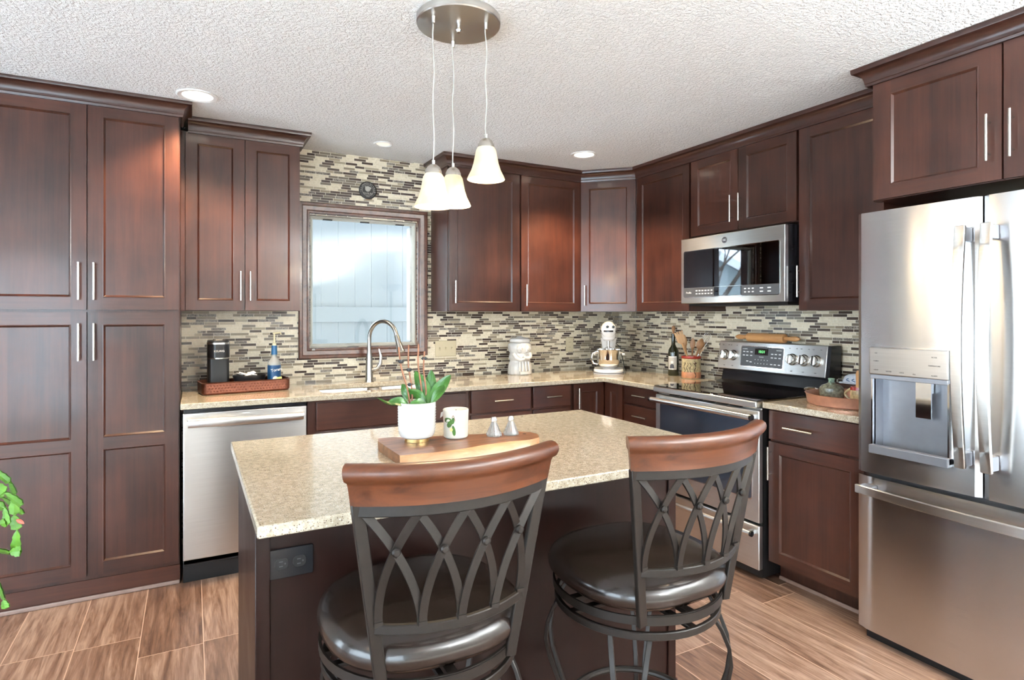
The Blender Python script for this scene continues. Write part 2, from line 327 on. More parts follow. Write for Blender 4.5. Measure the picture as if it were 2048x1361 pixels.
# ------------------------------------------------------------------ mesh builder
class B:
    def __init__(s): s.bm = bmesh.new()
    def face(s, pts, mat=0):
        vs = [s.bm.verts.new(p) for p in pts]
        f = s.bm.faces.new(vs); f.material_index = mat; return f
    def box(s, a, b, mat=0, taper=None):
        x0, y0, z0 = [min(p, q) for p, q in zip(a, b)]; x1, y1, z1 = [max(p, q) for p, q in zip(a, b)]
        v = [s.bm.verts.new(p) for p in [(x0,y0,z0),(x1,y0,z0),(x1,y1,z0),(x0,y1,z0),(x0,y0,z1),(x1,y0,z1),(x1,y1,z1),(x0,y1,z1)]]
        for q in [(0,3,2,1),(4,5,6,7),(0,1,5,4),(1,2,6,5),(2,3,7,6),(3,0,4,7)]:
            f = s.bm.faces.new([v[i] for i in q]); f.material_index = mat
        return s
    def lathe(s, prof, c=(0,0,0), n=32, mat=0, axis='z', sx=1.0, sy=1.0, rot=None):
        rings = []
        Mx = rot or {'z': Matrix.Identity(3), 'x': Matrix.Rotation(PI/2, 3, 'Y'), 'y': Matrix.Rotation(-PI/2, 3, 'X')}[axis]
        for r, z in prof:
            if r < 1e-6: rings.append([s.bm.verts.new(Vector(c)+Mx@Vector((0,0,z)))])
            else: rings.append([s.bm.verts.new(Vector(c)+Mx@Vector((r*sx*math.cos(2*PI*i/n), r*sy*math.sin(2*PI*i/n), z))) for i in range(n)])
        for a, b in zip(rings, rings[1:]):
            for i in range(n):
                j = (i+1) % n
                if len(a) == 1 and len(b) == 1: continue
                if len(a) == 1: q = [a[0], b[j], b[i]][::-1]
                elif len(b) == 1: q = [a[i], a[j], b[0]]
                else: q = [a[i], a[j], b[j], b[i]]
                try: f = s.bm.faces.new(q); f.material_index = mat
                except ValueError: pass
        for rg, rev in ((rings[0], True), (rings[-1], False)):
            if len(rg) > 2:
                f = s.bm.faces.new(rg[::-1] if rev else rg); f.material_index = mat
        return s
    def cyl(s, p0, p1, r, r1=None, n=16, mat=0):
        p0, p1 = Vector(p0), Vector(p1); d = p1-p0
        R = d.to_track_quat('Z', 'Y').to_matrix()
        return s.lathe([(r, 0), (r if r1 is None else r1, d.length)], p0, n, mat, rot=R)
    def sweep(s, pts, prof, up=(0,0,1), mat=0, closed=False, scales=None):
        pts = [Vector(p) for p in pts]; rings = []; up = Vector(up); m = len(pts)
        for i, p in enumerate(pts):
            if closed: t = pts[(i+1) % m]-pts[i-1]
            else: t = pts[min(i+1, m-1)]-pts[max(i-1, 0)]
            t.normalize()
            u = up(i) if callable(up) else up
            side = t.cross(u)
            if side.length < 1e-4: side = t.cross(Vector((1, 0.3, 0)))
            side.normalize(); uu = side.cross(t)
            k = scales[i] if scales else 1.0
            rings.append([s.bm.verts.new(p+side*a*k+uu*b*k) for a, b in prof])
        n = len(prof); rr = list(zip(rings, rings[1:]))
        if closed: rr.append((rings[-1], rings[0]))
        for a, b in rr:
            for i in range(n):
                j = (i+1) % n
                f = s.bm.faces.new([a[i], a[j], b[j], b[i]]); f.material_index = mat
        if not closed:
            f = s.bm.faces.new(rings[0][::-1]); f.material_index = mat
            f = s.bm.faces.new(rings[-1]); f.material_index = mat
        return s
    def tube(s, pts, r, n=10, mat=0, closed=False, scales=None, up=(0,0,1)):
        return s.sweep(pts, [(r*math.cos(2*PI*i/n), r*math.sin(2*PI*i/n)) for i in range(n)], up, mat, closed, scales)
    def prism(s, poly, z0, z1, mat=0, holes=(), M3=None):
        """extrude a 2D outline (with holes) along z; M3 maps the result"""
        tmp = bmesh.new(); loops = [poly]+list(holes); es = []
        for lp in loops:
            vs = [tmp.verts.new((x, y, z0)) for x, y in lp]
            for i in range(len(vs)): es.append(tmp.edges.new((vs[i], vs[(i+1) % len(vs)])))
        bmesh.ops.triangle_fill(tmp, edges=es, use_beauty=True, use_dissolve=True, normal=(0, 0, -1))
        r = bmesh.ops.extrude_face_region(tmp, geom=tmp.faces[:])
        for v in [g for g in r['geom'] if isinstance(g, bmesh.types.BMVert)]: v.co.z = z1
        bmesh.ops.recalc_face_normals(tmp, faces=tmp.faces[:])
        T = M3 or Matrix.Identity(4); mp = {}
        for v in tmp.verts: mp[v] = s.bm.verts.new(T @ v.co)
        for f in tmp.faces:
            g = s.bm.faces.new([mp[v] for v in f.verts]); g.material_index = mat
        tmp.free(); return s
    def grid(s, fn, nu, nv, mat=0, skip=None):
        vs = [[s.bm.verts.new(fn(i/nu, j/nv)) for j in range(nv+1)] for i in range(nu+1)]
        for i in range(nu):
            for j in range(nv):
                if skip and skip(i, j): continue
                f = s.bm.faces.new([vs[i][j], vs[i+1][j], vs[i+1][j+1], vs[i][j+1]]); f.material_index = mat
        return vs
    def out(s, name, mats, parent=None, loc=(0,0,0), rot=(0,0,0), bevel=0.0, seg=1, angle=0.6, merge=False, recalc=False):
        bm = s.bm
        if merge: bmesh.ops.remove_doubles(bm, verts=bm.verts[:], dist=1e-5)
        if recalc: bmesh.ops.recalc_face_normals(bm, faces=bm.faces[:])
        bm.normal_update()
        for f in bm.faces: f.smooth = True
        for e in bm.edges:
            if len(e.link_faces) == 2: e.smooth = e.calc_face_angle(0) < angle
            else: e.smooth = False
        me = bpy.data.meshes.new(name); bm.to_mesh(me); bm.free()
        if not isinstance(mats, (list, tuple)): mats = [mats]
        for m in mats: me.materials.append(M[m])
        o = bpy.data.objects.new(name, me); COL.objects.link(o)
        o.location = loc; o.rotation_euler = rot
        if parent: o.parent = parent
        if bevel:
            bv = o.modifiers.new('edge', 'BEVEL'); bv.width = bevel; bv.segments = seg; bv.limit_method = 'ANGLE'; bv.angle_limit = 0.7; bv.harden_normals = False
        return o

def thing(name, label, cat, loc=(0,0,0), rz=0.0, group=None):
    o = bpy.data.objects.new(name, None); COL.objects.link(o); o.location = loc; o.rotation_euler = (0, 0, rz)
    o.empty_display_size = 0.1
    o['label'] = label; o['category'] = cat
    if group: o['group'] = group
    return o
def tag(o, label, cat, group=None):
    o['label'] = label; o['category'] = cat
    if group: o['group'] = group
    return o
def struct(o): o['kind'] = 'structure'; return o

def rrect(x0, y0, x1, y1, r, n=5):
    p = []
    for cx, cy, a0 in ((x1-r, y0+r, -PI/2), (x1-r, y1-r, 0), (x0+r, y1-r, PI/2), (x0+r, y0+r, PI)):
        for i in range(n+1): a = a0+PI/2*i/n; p.append((cx+r*math.cos(a), cy+r*math.sin(a)))
    return p
def text(name, s, size, mat, parent, mtx, ext=0.0004, align='CENTER', space=1.0):
    cu = bpy.data.curves.new(name, 'FONT'); cu.body = s; cu.size = size; cu.extrude = ext; cu.align_x = align; cu.align_y = 'CENTER'; cu.space_character = space
    o = bpy.data.objects.new(name, cu); COL.objects.link(o)
    dg = bpy.context.evaluated_depsgraph_get(); me = bpy.data.meshes.new_from_object(o.evaluated_get(dg))
    bpy.data.objects.remove(o); bpy.data.curves.remove(cu)
    me.transform(mtx); me.materials.clear(); me.materials.append(M[mat])
    r = bpy.data.objects.new(name, me); COL.objects.link(r); r.parent = parent
    return r
# text standing in the local XZ plane facing -Y
def TF(x, y, z, rz=0.0): return Matrix.Translation((x, y, z)) @ Matrix.Rotation(rz, 4, 'Z') @ Matrix.Rotation(PI/2, 4, 'X')

# ------------------------------------------------------------------ room shell
T = 0.15
def wall_with_holes(name, M4, w0, w1, holes, mat, h=ZC+0.1):
    b = B(); b.prism([(w0, -0.02), (w1, -0.02), (w1, h), (w0, h)], 0, T, 0, [[(a, c), (e, c), (e, d), (a, d)] for a, c, e, d in holes], M4)
    return struct(b.out(name, mat))
# maps (u, v, depth) -> world
def plane_map(o, ux, uz, dn): 
    m = Matrix.Identity(4)
    for i, a in enumerate((ux, uz, dn)):
        for j in range(3): m[j][i] = a[j]
    for j in range(3): m[j][3] = o[j]
    return m
WX0, WX1, WZ0, WZ1 = -2.50, -1.78, 1.14, 1.998
wall_with_holes('wall_back', plane_map((0,0,0), (1,0,0), (0,0,1), (0,1,0)), -4.0, T, [(WX0, WZ0, WX1, WZ1)], 'tile')
wall_with_holes('wall_back_hall', plane_map((0,0,0), (1,0,0), (0,0,1), (0,1,0)), XL-T, -4.0, [], 'taupe').name = 'wall_back.001'
wall_with_holes('wall_right', plane_map((0,0,0), (0,1,0), (0,0,1), (1,0,0)), -3.5, 0.0, [], 'tile')
wall_with_holes('wall_right_living', plane_map((0,0,0), (0,1,0), (0,0,1), (1,0,0)), YR-T, -3.5, [], 'paint').name = 'wall_right.001'
wall_with_holes('wall_left', plane_map((XL,0,0), (0,1,0), (0,0,1), (-1,0,0)), YR-T, T, [(-1.2, 0.15, -0.35, 2.25), (-5.6, 0.15, -2.2, 2.25)], 'paint')
wall_with_holes('wall_rear', plane_map((0,YR,0), (1,0,0), (0,0,1), (0,-1,0)), XL-T, T, [(-6.0, 0.02, -4.2, 2.07)], 'paint')
b = B(); b.box((XL-T, YR-T, -0.12), (T, T, 0)); struct(b.out('floor', 'floor'))
b = B(); b.box((XL-T, YR-T, ZC), (T, T, ZC+0.12)); struct(b.out('ceiling', 'ceil'))

def simple_window(name, M4, w, h, nx, mat='white'):
    """white framed window in an opening, local (u,v,d)"""
    e = bpy.data.objects.new(name, None); COL.objects.link(e); e['kind'] = 'structure'
    fb = B(); f = 0.06
    xs = [f+(w-2*f)*i/nx for i in range(nx+1)]
    holes = [[(xs[i]+0.025*(i > 0), f), (xs[i+1]-0.025*(i < nx-1), f), (xs[i+1]-0.025*(i < nx-1), h-f), (xs[i]+0.025*(i > 0), h-f)] for i in range(nx)]
    fb.prism([(0, 0), (w, 0), (w, h), (0, h)], 0.03, 0.10, 0, holes, M4); fb.out('window_frame', mat, e)
    gb = B(); gb.prism([(f, f), (w-f, f), (w-f, h-f), (f, h-f)], 0.06, 0.066, 0, [], M4); gb.out('glass_pane', 'pane', e)
simple_window('door_1', plane_map((-6.0,YR,0.02), (1,0,0), (0,0,1), (0,-1,0)), 1.8, 2.05, 2)
simple_window('window_3', plane_map((XL,-1.2,0.15), (0,1,0), (0,0,1), (-1,0,0)), 0.85, 2.1, 1)
simple_window('window_2', plane_map((XL,-5.6,0.15), (0,1,0), (0,0,1), (-1,0,0)), 3.4, 2.1, 4)  # unseen window, widened to bring more daylight in

# sink window: stained casing, jamb liner, sash, pane
e = bpy.data.objects.new('window_1', None); COL.objects.link(e); e['kind'] = 'structure'
CW = (-2.573, 1.068, -1.708, 2.078)   # casing outside
def mitred(x0, z0, x1, z1, prof, y=0.0):
    """picture-frame moulding; prof = (inset from outside, projection) pairs closed"""
    b = B(); rings = []
    for (d, p) in prof:
        rings.append([(x0+d, y-p, z0+d), (x1-d, y-p, z0+d), (x1-d, y-p, z1-d), (x0+d, y-p, z1-d)])
    for side in range(4):
        nx = (side+1) % 4
        for a, c in zip(rings, rings[1:]): b.face([a[side], a[nx], c[nx], c[side]], 0)
    return b
mitred(*CW, [(0, 0.0), (0, 0.020), (0.006, 0.026), (0.020, 0.026), (0.026, 0.020), (0.050, 0.016), (0.056, 0.012), (0.066, 0.012), (0.070, 0.004), (0.073, -0.05)]).out('window_casing', 'casing', e, merge=True, angle=0.3)
mitred(WX0, WZ0, WX1, WZ1, [(0.0015, -0.001), (0.0015, -0.149), ]).out('window_jamb', 'casing', e)
mitred(WX0, WZ0, WX1, WZ1, [(-0.004, -0.022), (0.012, -0.020), (0.016, -0.026), (0.022, -0.034), (0.022, -0.05)]).out('window_sash', 'rubber', e, merge=True)
b = B(); b.box((WX0+0.02, 0.036, WZ0+0.02), (WX1-0.02, 0.042, WZ1-0.02)); b.out('glass_pane', 'pane', e)
b = B()
for u in (0.16, 0.50, 0.84): b.box((WX0+(WX1-WX0)*u-0.03, 0.024, WZ1-0.024), (WX0+(WX1-WX0)*u+0.03, 0.034, WZ1-0.018))
b.out('sash_clip', 'dark', e)
b = B(); b.box((WX1-0.034, 0.05, WZ0+0.03), (WX1-0.020, 0.12, WZ1-0.03)); b.out('side_track', 'signg', e)
b = B(); b.lathe([(0.0, 0), (0.012, 0), (0.012, 0.006), (0.0, 0.012)], (WX0+0.02, -0.013, WZ0-0.016), 12, axis='y'); b.out('sash_lock', 'chrome', e)

# ------------------------------------------------------------------ handle, doors, cabinets
def bar_pull(parent, x, z, ln, vertical=True, y=0.0, name='handle'):
    b = B(); r = 0.0052; so = 0.030
    d = Vector((0, 0, 1)) if vertical else Vector((1, 0, 0)); c = Vector((x, y-so, z))
    b.cyl(c-d*ln/2, c+d*ln/2, r, n=12)
    for s in (-1, 1):
        p = c+d*s*(ln/2-0.027); b.cyl(p, p+Vector((0, so+0.001, 0)), 0.0042, n=10)
    return b.out(name, 'nickel', parent)
def shaker(parent, x0, z0, x1, z1, name='door', st=0.058, rail=0.058, th=0.020, mids=(), fronty=0.0):
    """door whose back lies at y=fronty and face at y=fronty-th"""
    b = B(); yf = fronty-th; yb = fronty-0.001; ch = 0.0075; yp = yf+0.0075
    b.box((x0, yf, z0), (x0+st, yb, z1), 0); b.box((x1-st, yf, z0), (x1, yb, z1), 0)
    zs = [z0+rail]; 
    b.box((x0+st, yf, z0), (x1-st, yb, z0+rail), 1); b.box((x0+st, yf, z1-rail), (x1-st, yb, z1), 1)
    for m in mids: b.box((x0+st, yf, m-rail/2), (x1-st, yb, m+rail/2), 1)
    edges = [z0+rail]+[v for m in mids for v in (m-rail/2, m+rail/2)]+[z1-rail]
    for k in range(0, len(edges), 2):
        a, c = edges[k], edges[k+1]; X0, X1 = x0+st, x1-st
        o = [(X0, yf-0.0012, a), (X1, yf-0.0012, a), (X1, yf-0.0012, c), (X0, yf-0.0012, c)]
        i = [(X0+ch, yp, a+ch), (X1-ch, yp, a+ch), (X1-ch, yp, c-ch), (X0+ch, yp, c-ch)]
        for q in range(4):
            r = (q+1) % 4; b.face([o[q], o[r], i[r], i[q]], 0)
            d = 0.0016; oo = list(o[q]); 
        b.face(i, 0)
        fr = 0.0035
        w = [(X0-fr, yf-0.0002, a-fr), (X1+fr, yf-0.0002, a-fr), (X1+fr, yf-0.0002, c+fr), (X0-fr, yf-0.0002, c+fr)]
        for q in range(4):
            r = (q+1) % 4; b.face([w[q], w[r], o[r], o[q]], 0)
    return b.out(name, ['wood', 'woodh'], parent, bevel=0.0)
def slab_front(parent, x0, z0, x1, z1, name='drawer_front', th=0.020, fronty=0.0):
    b = B(); b.box((x0, fronty-th, z0), (x1, fronty-0.001, z1), 0); return b.out(name, 'woodh', parent, bevel=0.0025, seg=2)
def cabinet(name, label, loc, rz, w, z0, z1, depth, body_mat='wood', cat='cabinet', kick=False, hollow=None):
    t = thing(name, label, cat, (loc[0], loc[1], 0), rz)
    b = B(); zb = z0
    if kick: 
        b.box((0, 0.075, 0.0), (w, depth, 0.105), 0); zb = 0.105
    if hollow:
        b.box((0, 0, zb), (w, depth, hollow), 0); b.box((0, 0, hollow), (w, 0.02, z1), 0); b.box((0, 0.02, hollow), (0.018, depth, z1), 0); b.box((w-0.018, 0.02, hollow), (w, depth, z1), 0)
    else: b.box((0, 0, zb), (w, depth, z1), 0)
    b.out('body', body_mat, t, bevel=0.001)
    if kick:
        s = B(); s.box((0, 0.063, 0.0), (w, 0.074, 0.018)); s.out('base_shoe', 'shoe', t, bevel=0.004, seg=2)
    return t

ZB, ZT = 1.3755, 2.342      # wall cabinet door bottom / top
R90 = -PI/2
UD = 0.31                   # wall cabinet carcass depth
G = 0.0022
# --- upper left of window
t = cabinet('wall_cabinet', 'dark cherry two-door wall cabinet between pantry and sink window', (-3.2035, -UD), 0, 0.592, ZB, ZT+0.01, UD-0.003)
d = shaker(t, G, ZB+0.003, 0.295-G, ZT); bar_pull(d, 0.272, 1.515, 0.165, y=-0.020)
d = shaker(t, 0.295+G, ZB+0.003, 0.592-G, ZT); bar_pull(d, 0.322, 1.515, 0.165, y=-0.020)
b = B(); b.box((-0.0205, 0.0, ZB), (-0.0005, UD-0.003, ZT+0.01)); b.out('filler_strip', 'wood', t)
# --- upper right of window
t = cabinet('wall_cabinet', 'dark cherry two-door wall cabinet right of the sink window, both handles low left', (-1.676, -UD), 0, 1.064, ZB, ZT+0.01, UD-0.003)
d = shaker(t, 0.004, ZB+0.003, 0.538, ZT); bar_pull(d, 0.040, 1.505, 0.150, y=-0.020)
d = shaker(t, 0.552, ZB+0.003, 1.060, ZT); bar_pull(d, 0.582, 1.49, 0.150, y=-0.020)
# --- diagonal corner
t = thing('corner_wall_cabinet', 'diagonal dark cherry corner wall cabinet with one door, above the stand mixer', 'cabinet', (0, 0, 0))
b = B(); q = 0.61
b.prism([(-q, -0.003), (-q, -UD), (-UD, -q), (-0.003, -q), (-0.003, -0.003)], ZB, ZT+0.01); b.out('body', 'wood', t)
dl = math.hypot(q-UD, q-UD)
de = B()
th = 0.02
def diag_frame(): 
    pass
door_root_rot = -PI/4
dd = shaker(t, 0.012, ZB+0.003, dl-0.012, ZT, st=0.062)
dd.location = (-q, -UD, 0); dd.rotation_euler = (0, 0, door_root_rot)
bar_pull(dd, 0.045, 1.495, 0.150, y=-0.020)
# --- right wall uppers
t = cabinet('wall_cabinet', 'dark cherry one-door wall cabinet between the corner cabinet and the microwave', (-UD, -q), R90, 0.538, ZB, ZT+0.01, UD-0.003)
shaker(t, 0.014, ZB+0.003, 0.530, ZT)
t = cabinet('wall_cabinet', 'short dark cherry two-door wall cabinet directly above the microwave', (-UD, -1.1505), R90, 0.771, 1.855, ZT+0.01, UD-0.003)
d = shaker(t, 0.006, 1.858, 0.383-G, ZT); bar_pull(d, 0.345, 1.985, 0.160, y=-0.020)
d = shaker(t, 0.383+G, 1.858, 0.768, ZT); bar_pull(d, 0.408, 1.985, 0.160, y=-0.020)
t = cabinet('wall_cabinet', 'tall dark cherry one-door wall cabinet between the microwave and the refrigerator', (-UD, -1.924), R90, 0.536, ZB, ZT+0.01, UD-0.003)
d = shaker(t, 0.010, ZB+0.003, 0.530, ZT, st=0.064); bar_pull(d, 0.020, 1.53, 0.165, y=-0.020)
# --- over the fridge, deep
FX = -0.60
t = cabinet('refrigerator_wall_cabinet', 'deep dark cherry two-door cabinet above the refrigerator', (FX+0.02, -2.470), R90, 0.955, 1.842, ZT+0.01, 0.577)
d = shaker(t, 0.012, 1.845, 0.475-G, ZT-0.005, st=0.075); bar_pull(d, 0.437, 2.00, 0.170, y=-0.020)
d = shaker(t, 0.475+0.004, 1.845, 0.945, ZT-0.005, st=0.075); bar_pull(d, 0.508, 2.00, 0.170, y=-0.020)
b = B(); b.box((0.0, 0.05, 0.0), (0.018, 0.575, 1.842)); b.out('side_panel', 'wood', t)

# --- pantry
PF = -0.575
t = cabinet('pantry_cabinet', 'tall dark cherry pantry cabinet with four panelled doors at the left', (-4.02, PF+0.02), 0, 0.795, 0.095, ZT+0.02, 0.552)
b = B(); b.box((0, 0.0, 0.0), (0.795, 0.54, 0.094)); b.out('toe_board', 'woodh', t)
b = B(); b.box((0, -0.012, 0.0), (0.795, -0.001, 0.020)); b.out('base_shoe', 'shoe', t, bevel=0.005, seg=2)
mid = 0.413
for (a, c, hx) in ((0.006, mid-G, mid-0.030), (mid+G, 0.790, mid+0.029)):
    d = shaker(t, a, 1.378, c, ZT+0.012, st=0.062, rail=0.062); bar_pull(d, hx, 1.512, 0.175, y=-0.020)
    d = shaker(t, a, 0.118, c, 1.366, st=0.062, rail=0.062, mids=(0.742,)); bar_pull(d, hx, 1.226, 0.175, y=-0.020)

# --- crown mouldings: swept profile along a plan path (offset outward = left of travel)
def crown(name, label, path, back_close=None, z0=ZT-0.004):
    prof = [(0.0, z0), (0.010, z0), (0.012, z0+0.010)]
    for i in range(9):
        a = i/8*PI/2; prof.append((0.014+0.030*(1-math.cos(a)), z0+0.012+0.044*math.sin(a)))
    prof += [(0.050, z0+0.058), (0.052, z0+0.066), (0.052, ZC-0.001), (0.0, ZC-0.001)]
    b = B(); P = [Vector(p) for p in path]; n = len(P); offs = []
    for i in range(n):
        ds = []
        if i > 0: ds.append((P[i]-P[i-1]).normalized())
        if i < n-1: ds.append((P[i+1]-P[i]).normalized())
        nr = [Vector((d.y, -d.x)) for d in ds]
        if len(nr) == 1: offs.append(nr[0])
        else:
            m = (nr[0]+nr[1]).normalized(); offs.append(m/m.dot(nr[0]))
    rings = [[(P[i].x+offs[i].x*d, P[i].y+offs[i].y*d, z) for d, z in prof] for i in range(n)]
    for a, c in zip(rings, rings[1:]):
        for k in range(len(prof)-1): b.face([a[k], c[k], c[k+1], a[k+1]], 0)
    b.face(rings[0]); b.face(rings[-1])
    o = b.out(name, 'crown', None, merge=True, recalc=True, angle=0.5); tag(o, label, 'moulding'); return o
DF = -UD-0.02
crown('crown_moulding', 'dark cherry crown moulding on top of the tall pantry', [(-4.05, PF), (-3.222, PF), (-3.222, -0.40)], z0=ZT+0.012-0.01)
crown('crown_moulding', 'short dark cherry crown moulding on the wall cabinet left of the window', [(-3.19, DF), (-2.608, DF), (-2.608, -0.002)])
k = 0.0083
crown('crown_moulding', 'long dark cherry crown moulding turning the corner over the wall cabinets right of the window', [(-1.679, -0.002), (-1.679, DF), (-q-k, DF), (DF, -q-k), (DF, -2.462)])
crown('crown_moulding', 'dark cherry crown moulding above the deep refrigerator cabinet, projecting forward', [(-0.386, -2.467), (FX, -2.467), (FX, -3.44)])

# ------------------------------------------------------------------ base cabinets
CB = 0.884
BF = -0.59   # carcass face; fronts at -0.61
def drawer_pull(d, xc, zc, ln=0.135): bar_pull(d, xc, zc, ln, vertical=False, y=-0.020)
t = cabinet('sink_cabinet', 'dark cherry sink base cabinet with a plain false front under the faucet', (-2.615, BF), 0, 0.968, 0, CB-0.002, 0.585, kick=True, hollow=0.60)
slab_front(t, 0.045, 0.715, 0.945, 0.868, 'false_front')
for a, c in ((0.045, 0.493), (0.497, 0.945)):
    d = shaker(t, a, 0.115, c, 0.700); bar_pull(d, c-0.03 if a < 0.1 else a+0.03, 0.60, 0.16, y=-0.020)
t = cabinet('drawer_cabinet', 'wide dark cherry drawer cabinet between the sink and the narrow drawer cabinet', (-1.645, BF), 0, 0.448, 0, CB-0.002, 0.585, kick=True)
for z0, z1 in ((0.735, 0.876), (0.43, 0.722), (0.12, 0.418)):
    d = slab_front(t, 0.008, z0, 0.438, z1); drawer_pull(d, 0.223, (z0+z1)/2)
t = cabinet('drawer_cabinet', 'narrow dark cherry drawer cabinet under the counter beside the corner', (-1.195, BF), 0, 0.313, 0, CB-0.002, 0.585, kick=True)
for z0, z1 in ((0.735, 0.876), (0.43, 0.722), (0.12, 0.418)):
    d = slab_front(t, 0.006, z0, 0.302, z1); drawer_pull(d, 0.150, (z0+z1)/2, 0.12)
# corner base
t = thing('corner_base_cabinet', 'dark cherry corner base cabinet with a folding door below the stand mixer', 'cabinet', (0, 0, 0))
b = B(); b.prism([(-0.88, -0.005), (-0.88, BF), (BF, BF), (BF, -0.815), (-0.005, -0.815), (-0.005, -0.005)], 0.105, CB-0.002)
b.prism([(-0.88, -0.015), (-0.88, BF+0.07), (BF+0.07, BF+0.07), (BF+0.07, -0.815), (-0.015, -0.815), (-0.015, -0.015)], 0.0, 0.105); b.out('body', 'wood', t)
d = shaker(t, -0.868, 0.120, -0.614, 0.876); d.location = (0, BF, 0)
bar_pull(d, -0.842, 0.78, 0.14, y=-0.020)
d = shaker(t, 0.004, 0.120, 0.192, 0.876); d.location = (BF, -0.614, 0); d.rotation_euler = (0, 0, R90)
t = cabinet('drawer_cabinet', 'dark cherry drawer cabinet between the corner and the range', (BF, -0.818), R90, 0.362, 0, CB-0.002, 0.585, kick=True)
for z0, z1 in ((0.765, 0.874), (0.62, 0.752), (0.37, 0.608), (0.12, 0.358)):
    d = slab_front(t, 0.008, z0, 0.335, z1); drawer_pull(d, 0.19, (z0+z1)/2+0.005, 0.13)
t = cabinet('base_cabinet', 'dark cherry base cabinet with one drawer and one door between range and refrigerator', (BF, -1.962), R90, 0.498, 0, CB-0.002, 0.585, kick=True)
d = slab_front(t, 0.004, 0.728, 0.488, 0.874); drawer_pull(d, 0.185, 0.80, 0.155)
d = shaker(t, 0.004, 0.112, 0.488, 0.716, st=0.062); bar_pull(d, 0.022, 0.610, 0.165, y=-0.020)

# ------------------------------------------------------------------ counters
def counter(name, label, poly, holes=(), z0=CB, z1=0.914, cat='countertop'):
    b = B(); b.prism(poly, z0, z1, 0, holes); return tag(b.out(name, 'quartz', None, bevel=0.004, seg=2), label, cat)
SX0, SX1, SY0, SY1 = -2.52, -1.76, -0.555, -0.175
counter('countertop', 'L-shaped speckled beige quartz worktop running from the pantry round the corner to the range',
        [(-3.222, -0.003), (-3.222, -0.648), (-0.648, -0.648), (-0.648, -1.186), (-0.003, -1.186), (-0.003, -0.003)], [rrect(SX0, SY0, SX1, SY1, 0.05)])
counter('countertop', 'short speckled beige quartz worktop between the range and the refrigerator', [(-0.003, -1.958), (-0.648, -1.958), (-0.648, -2.462), (-0.003, -2.462)])

# sink
t = thing('kitchen_sink', 'undermount double-bowl stainless sink set in the worktop under the window', 'sink', (0, 0, 0))
for (a, c, nm) in ((SX0-0.004, -2.16, 'left'), (-2.13, SX1+0.004, 'right')):
    b = B(); rings = []
    for (ins, z) in ((-0.008, 0.882), (0.0, 0.882), (0.006, 0.86), (0.012, 0.70), (0.05, 0.685)):
        rings.append([(x, y, z) for x, y in rrect(a+ins, SY0-0.004+ins, c-ins, SY1+0.004-ins, 0.05)])
    for r0, r1 in zip(rings, rings[1:]):
        n = len(r0)
        for i in range(n): j = (i+1) % n; b.face([r0[i], r1[i], r1[j], r0[j]])
    b.face(rings[-1]); b.out('bowl', 'steel', t, merge=True)
b = B(); b.box((-2.168, SY0, 0.862), (-2.122, SY1, 0.880)); b.out('bowl_divider', 'steel', t, bevel=0.006, seg=2)

# faucet
t = thing('kitchen_faucet', 'brushed nickel gooseneck faucet behind the sink in front of the window', 'faucet', (-2.150, -0.125, 0.914))
fd = Vector((0.13, -0.20, 0)).normalized(); R_ = 0.115
b = B(); b.lathe([(0.0, 0), (0.030, 0), (0.030, 0.006), (0.025, 0.018), (0.023, 0.11), (0.021, 0.16), (0.0145, 0.20), (0.0145, 0.21)], (0, 0, 0), 24); b.out('base', 'faucet', t)
pts = [Vector((0, 0, 0.19)), Vector((0, 0, 0.24))]
for i in range(15):
    a = PI*(1-i/14*0.93); pts.append(fd*(R_+R_*math.cos(a))+Vector((0, 0, 0.283+R_*math.sin(a))))
b = B(); b.tube(pts, 0.0135, 14, up=(0.8, 0.5, 0)); b.out('spout', 'faucet', t)
e0 = pts[-1]; dr = (pts[-1]-pts[-2]).normalized(); b = B()
Rm = dr.to_track_quat('Z', 'Y').to_matrix()
b.lathe([(0.0145, 0), (0.0165, 0.01), (0.018, 0.05), (0.023, 0.095), (0.028, 0.104), (0.028, 0.115), (0.0, 0.115)], e0, 20, rot=Rm); b.out('spray_head', 'faucet', t)
b = B(); hp = [Vector((0.018, -0.006, 0.075)), Vector((0.050, -0.018, 0.085)), Vector((0.068, -0.026, 0.12)), Vector((0.070, -0.028, 0.17)), Vector((0.058, -0.024, 0.215))]
b.tube(hp, 0.012, 10, scales=[1.5, 1.3, 1.0, 0.8, 0.45], up=(0, 1, 0)); b.out('lever_handle', 'faucet', t)

# ------------------------------------------------------------------ dishwasher
t = thing('dishwasher', 'stainless dishwasher with a bar handle under the worktop beside the pantry', 'dishwasher', (-3.211, -0.625, 0))
W_ = 0.588
b = B(); b.box((0.004, 0.03, 0.10), (W_-0.004, 0.60, 0.872)); b.out('body', 'bplast', t)
b = B(); b.box((0, 0, 0.128), (W_, 0.028, 0.862)); b.out('door', 'steel', t, bevel=0.005, seg=2)
b = B(); b.box((0.002, 0.003, 0.864), (W_-0.002, 0.05, 0.880)); b.out('control_strip', 'bgloss', t)
b = B(); b.box((0.0, 0.055, 0.0), (W_, 0.075, 0.125)); b.box((0.0, 0.030, 0.088), (W_, 0.055, 0.126)); b.out('toe_kick', 'bplast', t, bevel=0.003)
b = B(); hp = []
for i in range(17):
    u = i/16; hp.append((0.022+u*(W_-0.044), -0.034-0.014*math.sin(PI*u), 0.815))
b.sweep(hp, [(a*0.010, c*0.021) for a, c in [(math.cos(2*PI*i/14), math.sin(2*PI*i/14)) for i in range(14)]], up=(0, 0, 1))
for x in (0.030, W_-0.030): b.box((x-0.010, -0.034, 0.801), (x+0.010, 0.001, 0.829))
b.out('handle', 'steel', t)
b = B(); b.box((0.27, -0.0006, 0.843), (0.305, 0.0, 0.848)); b.out('indicator_mark', 'ink', t)

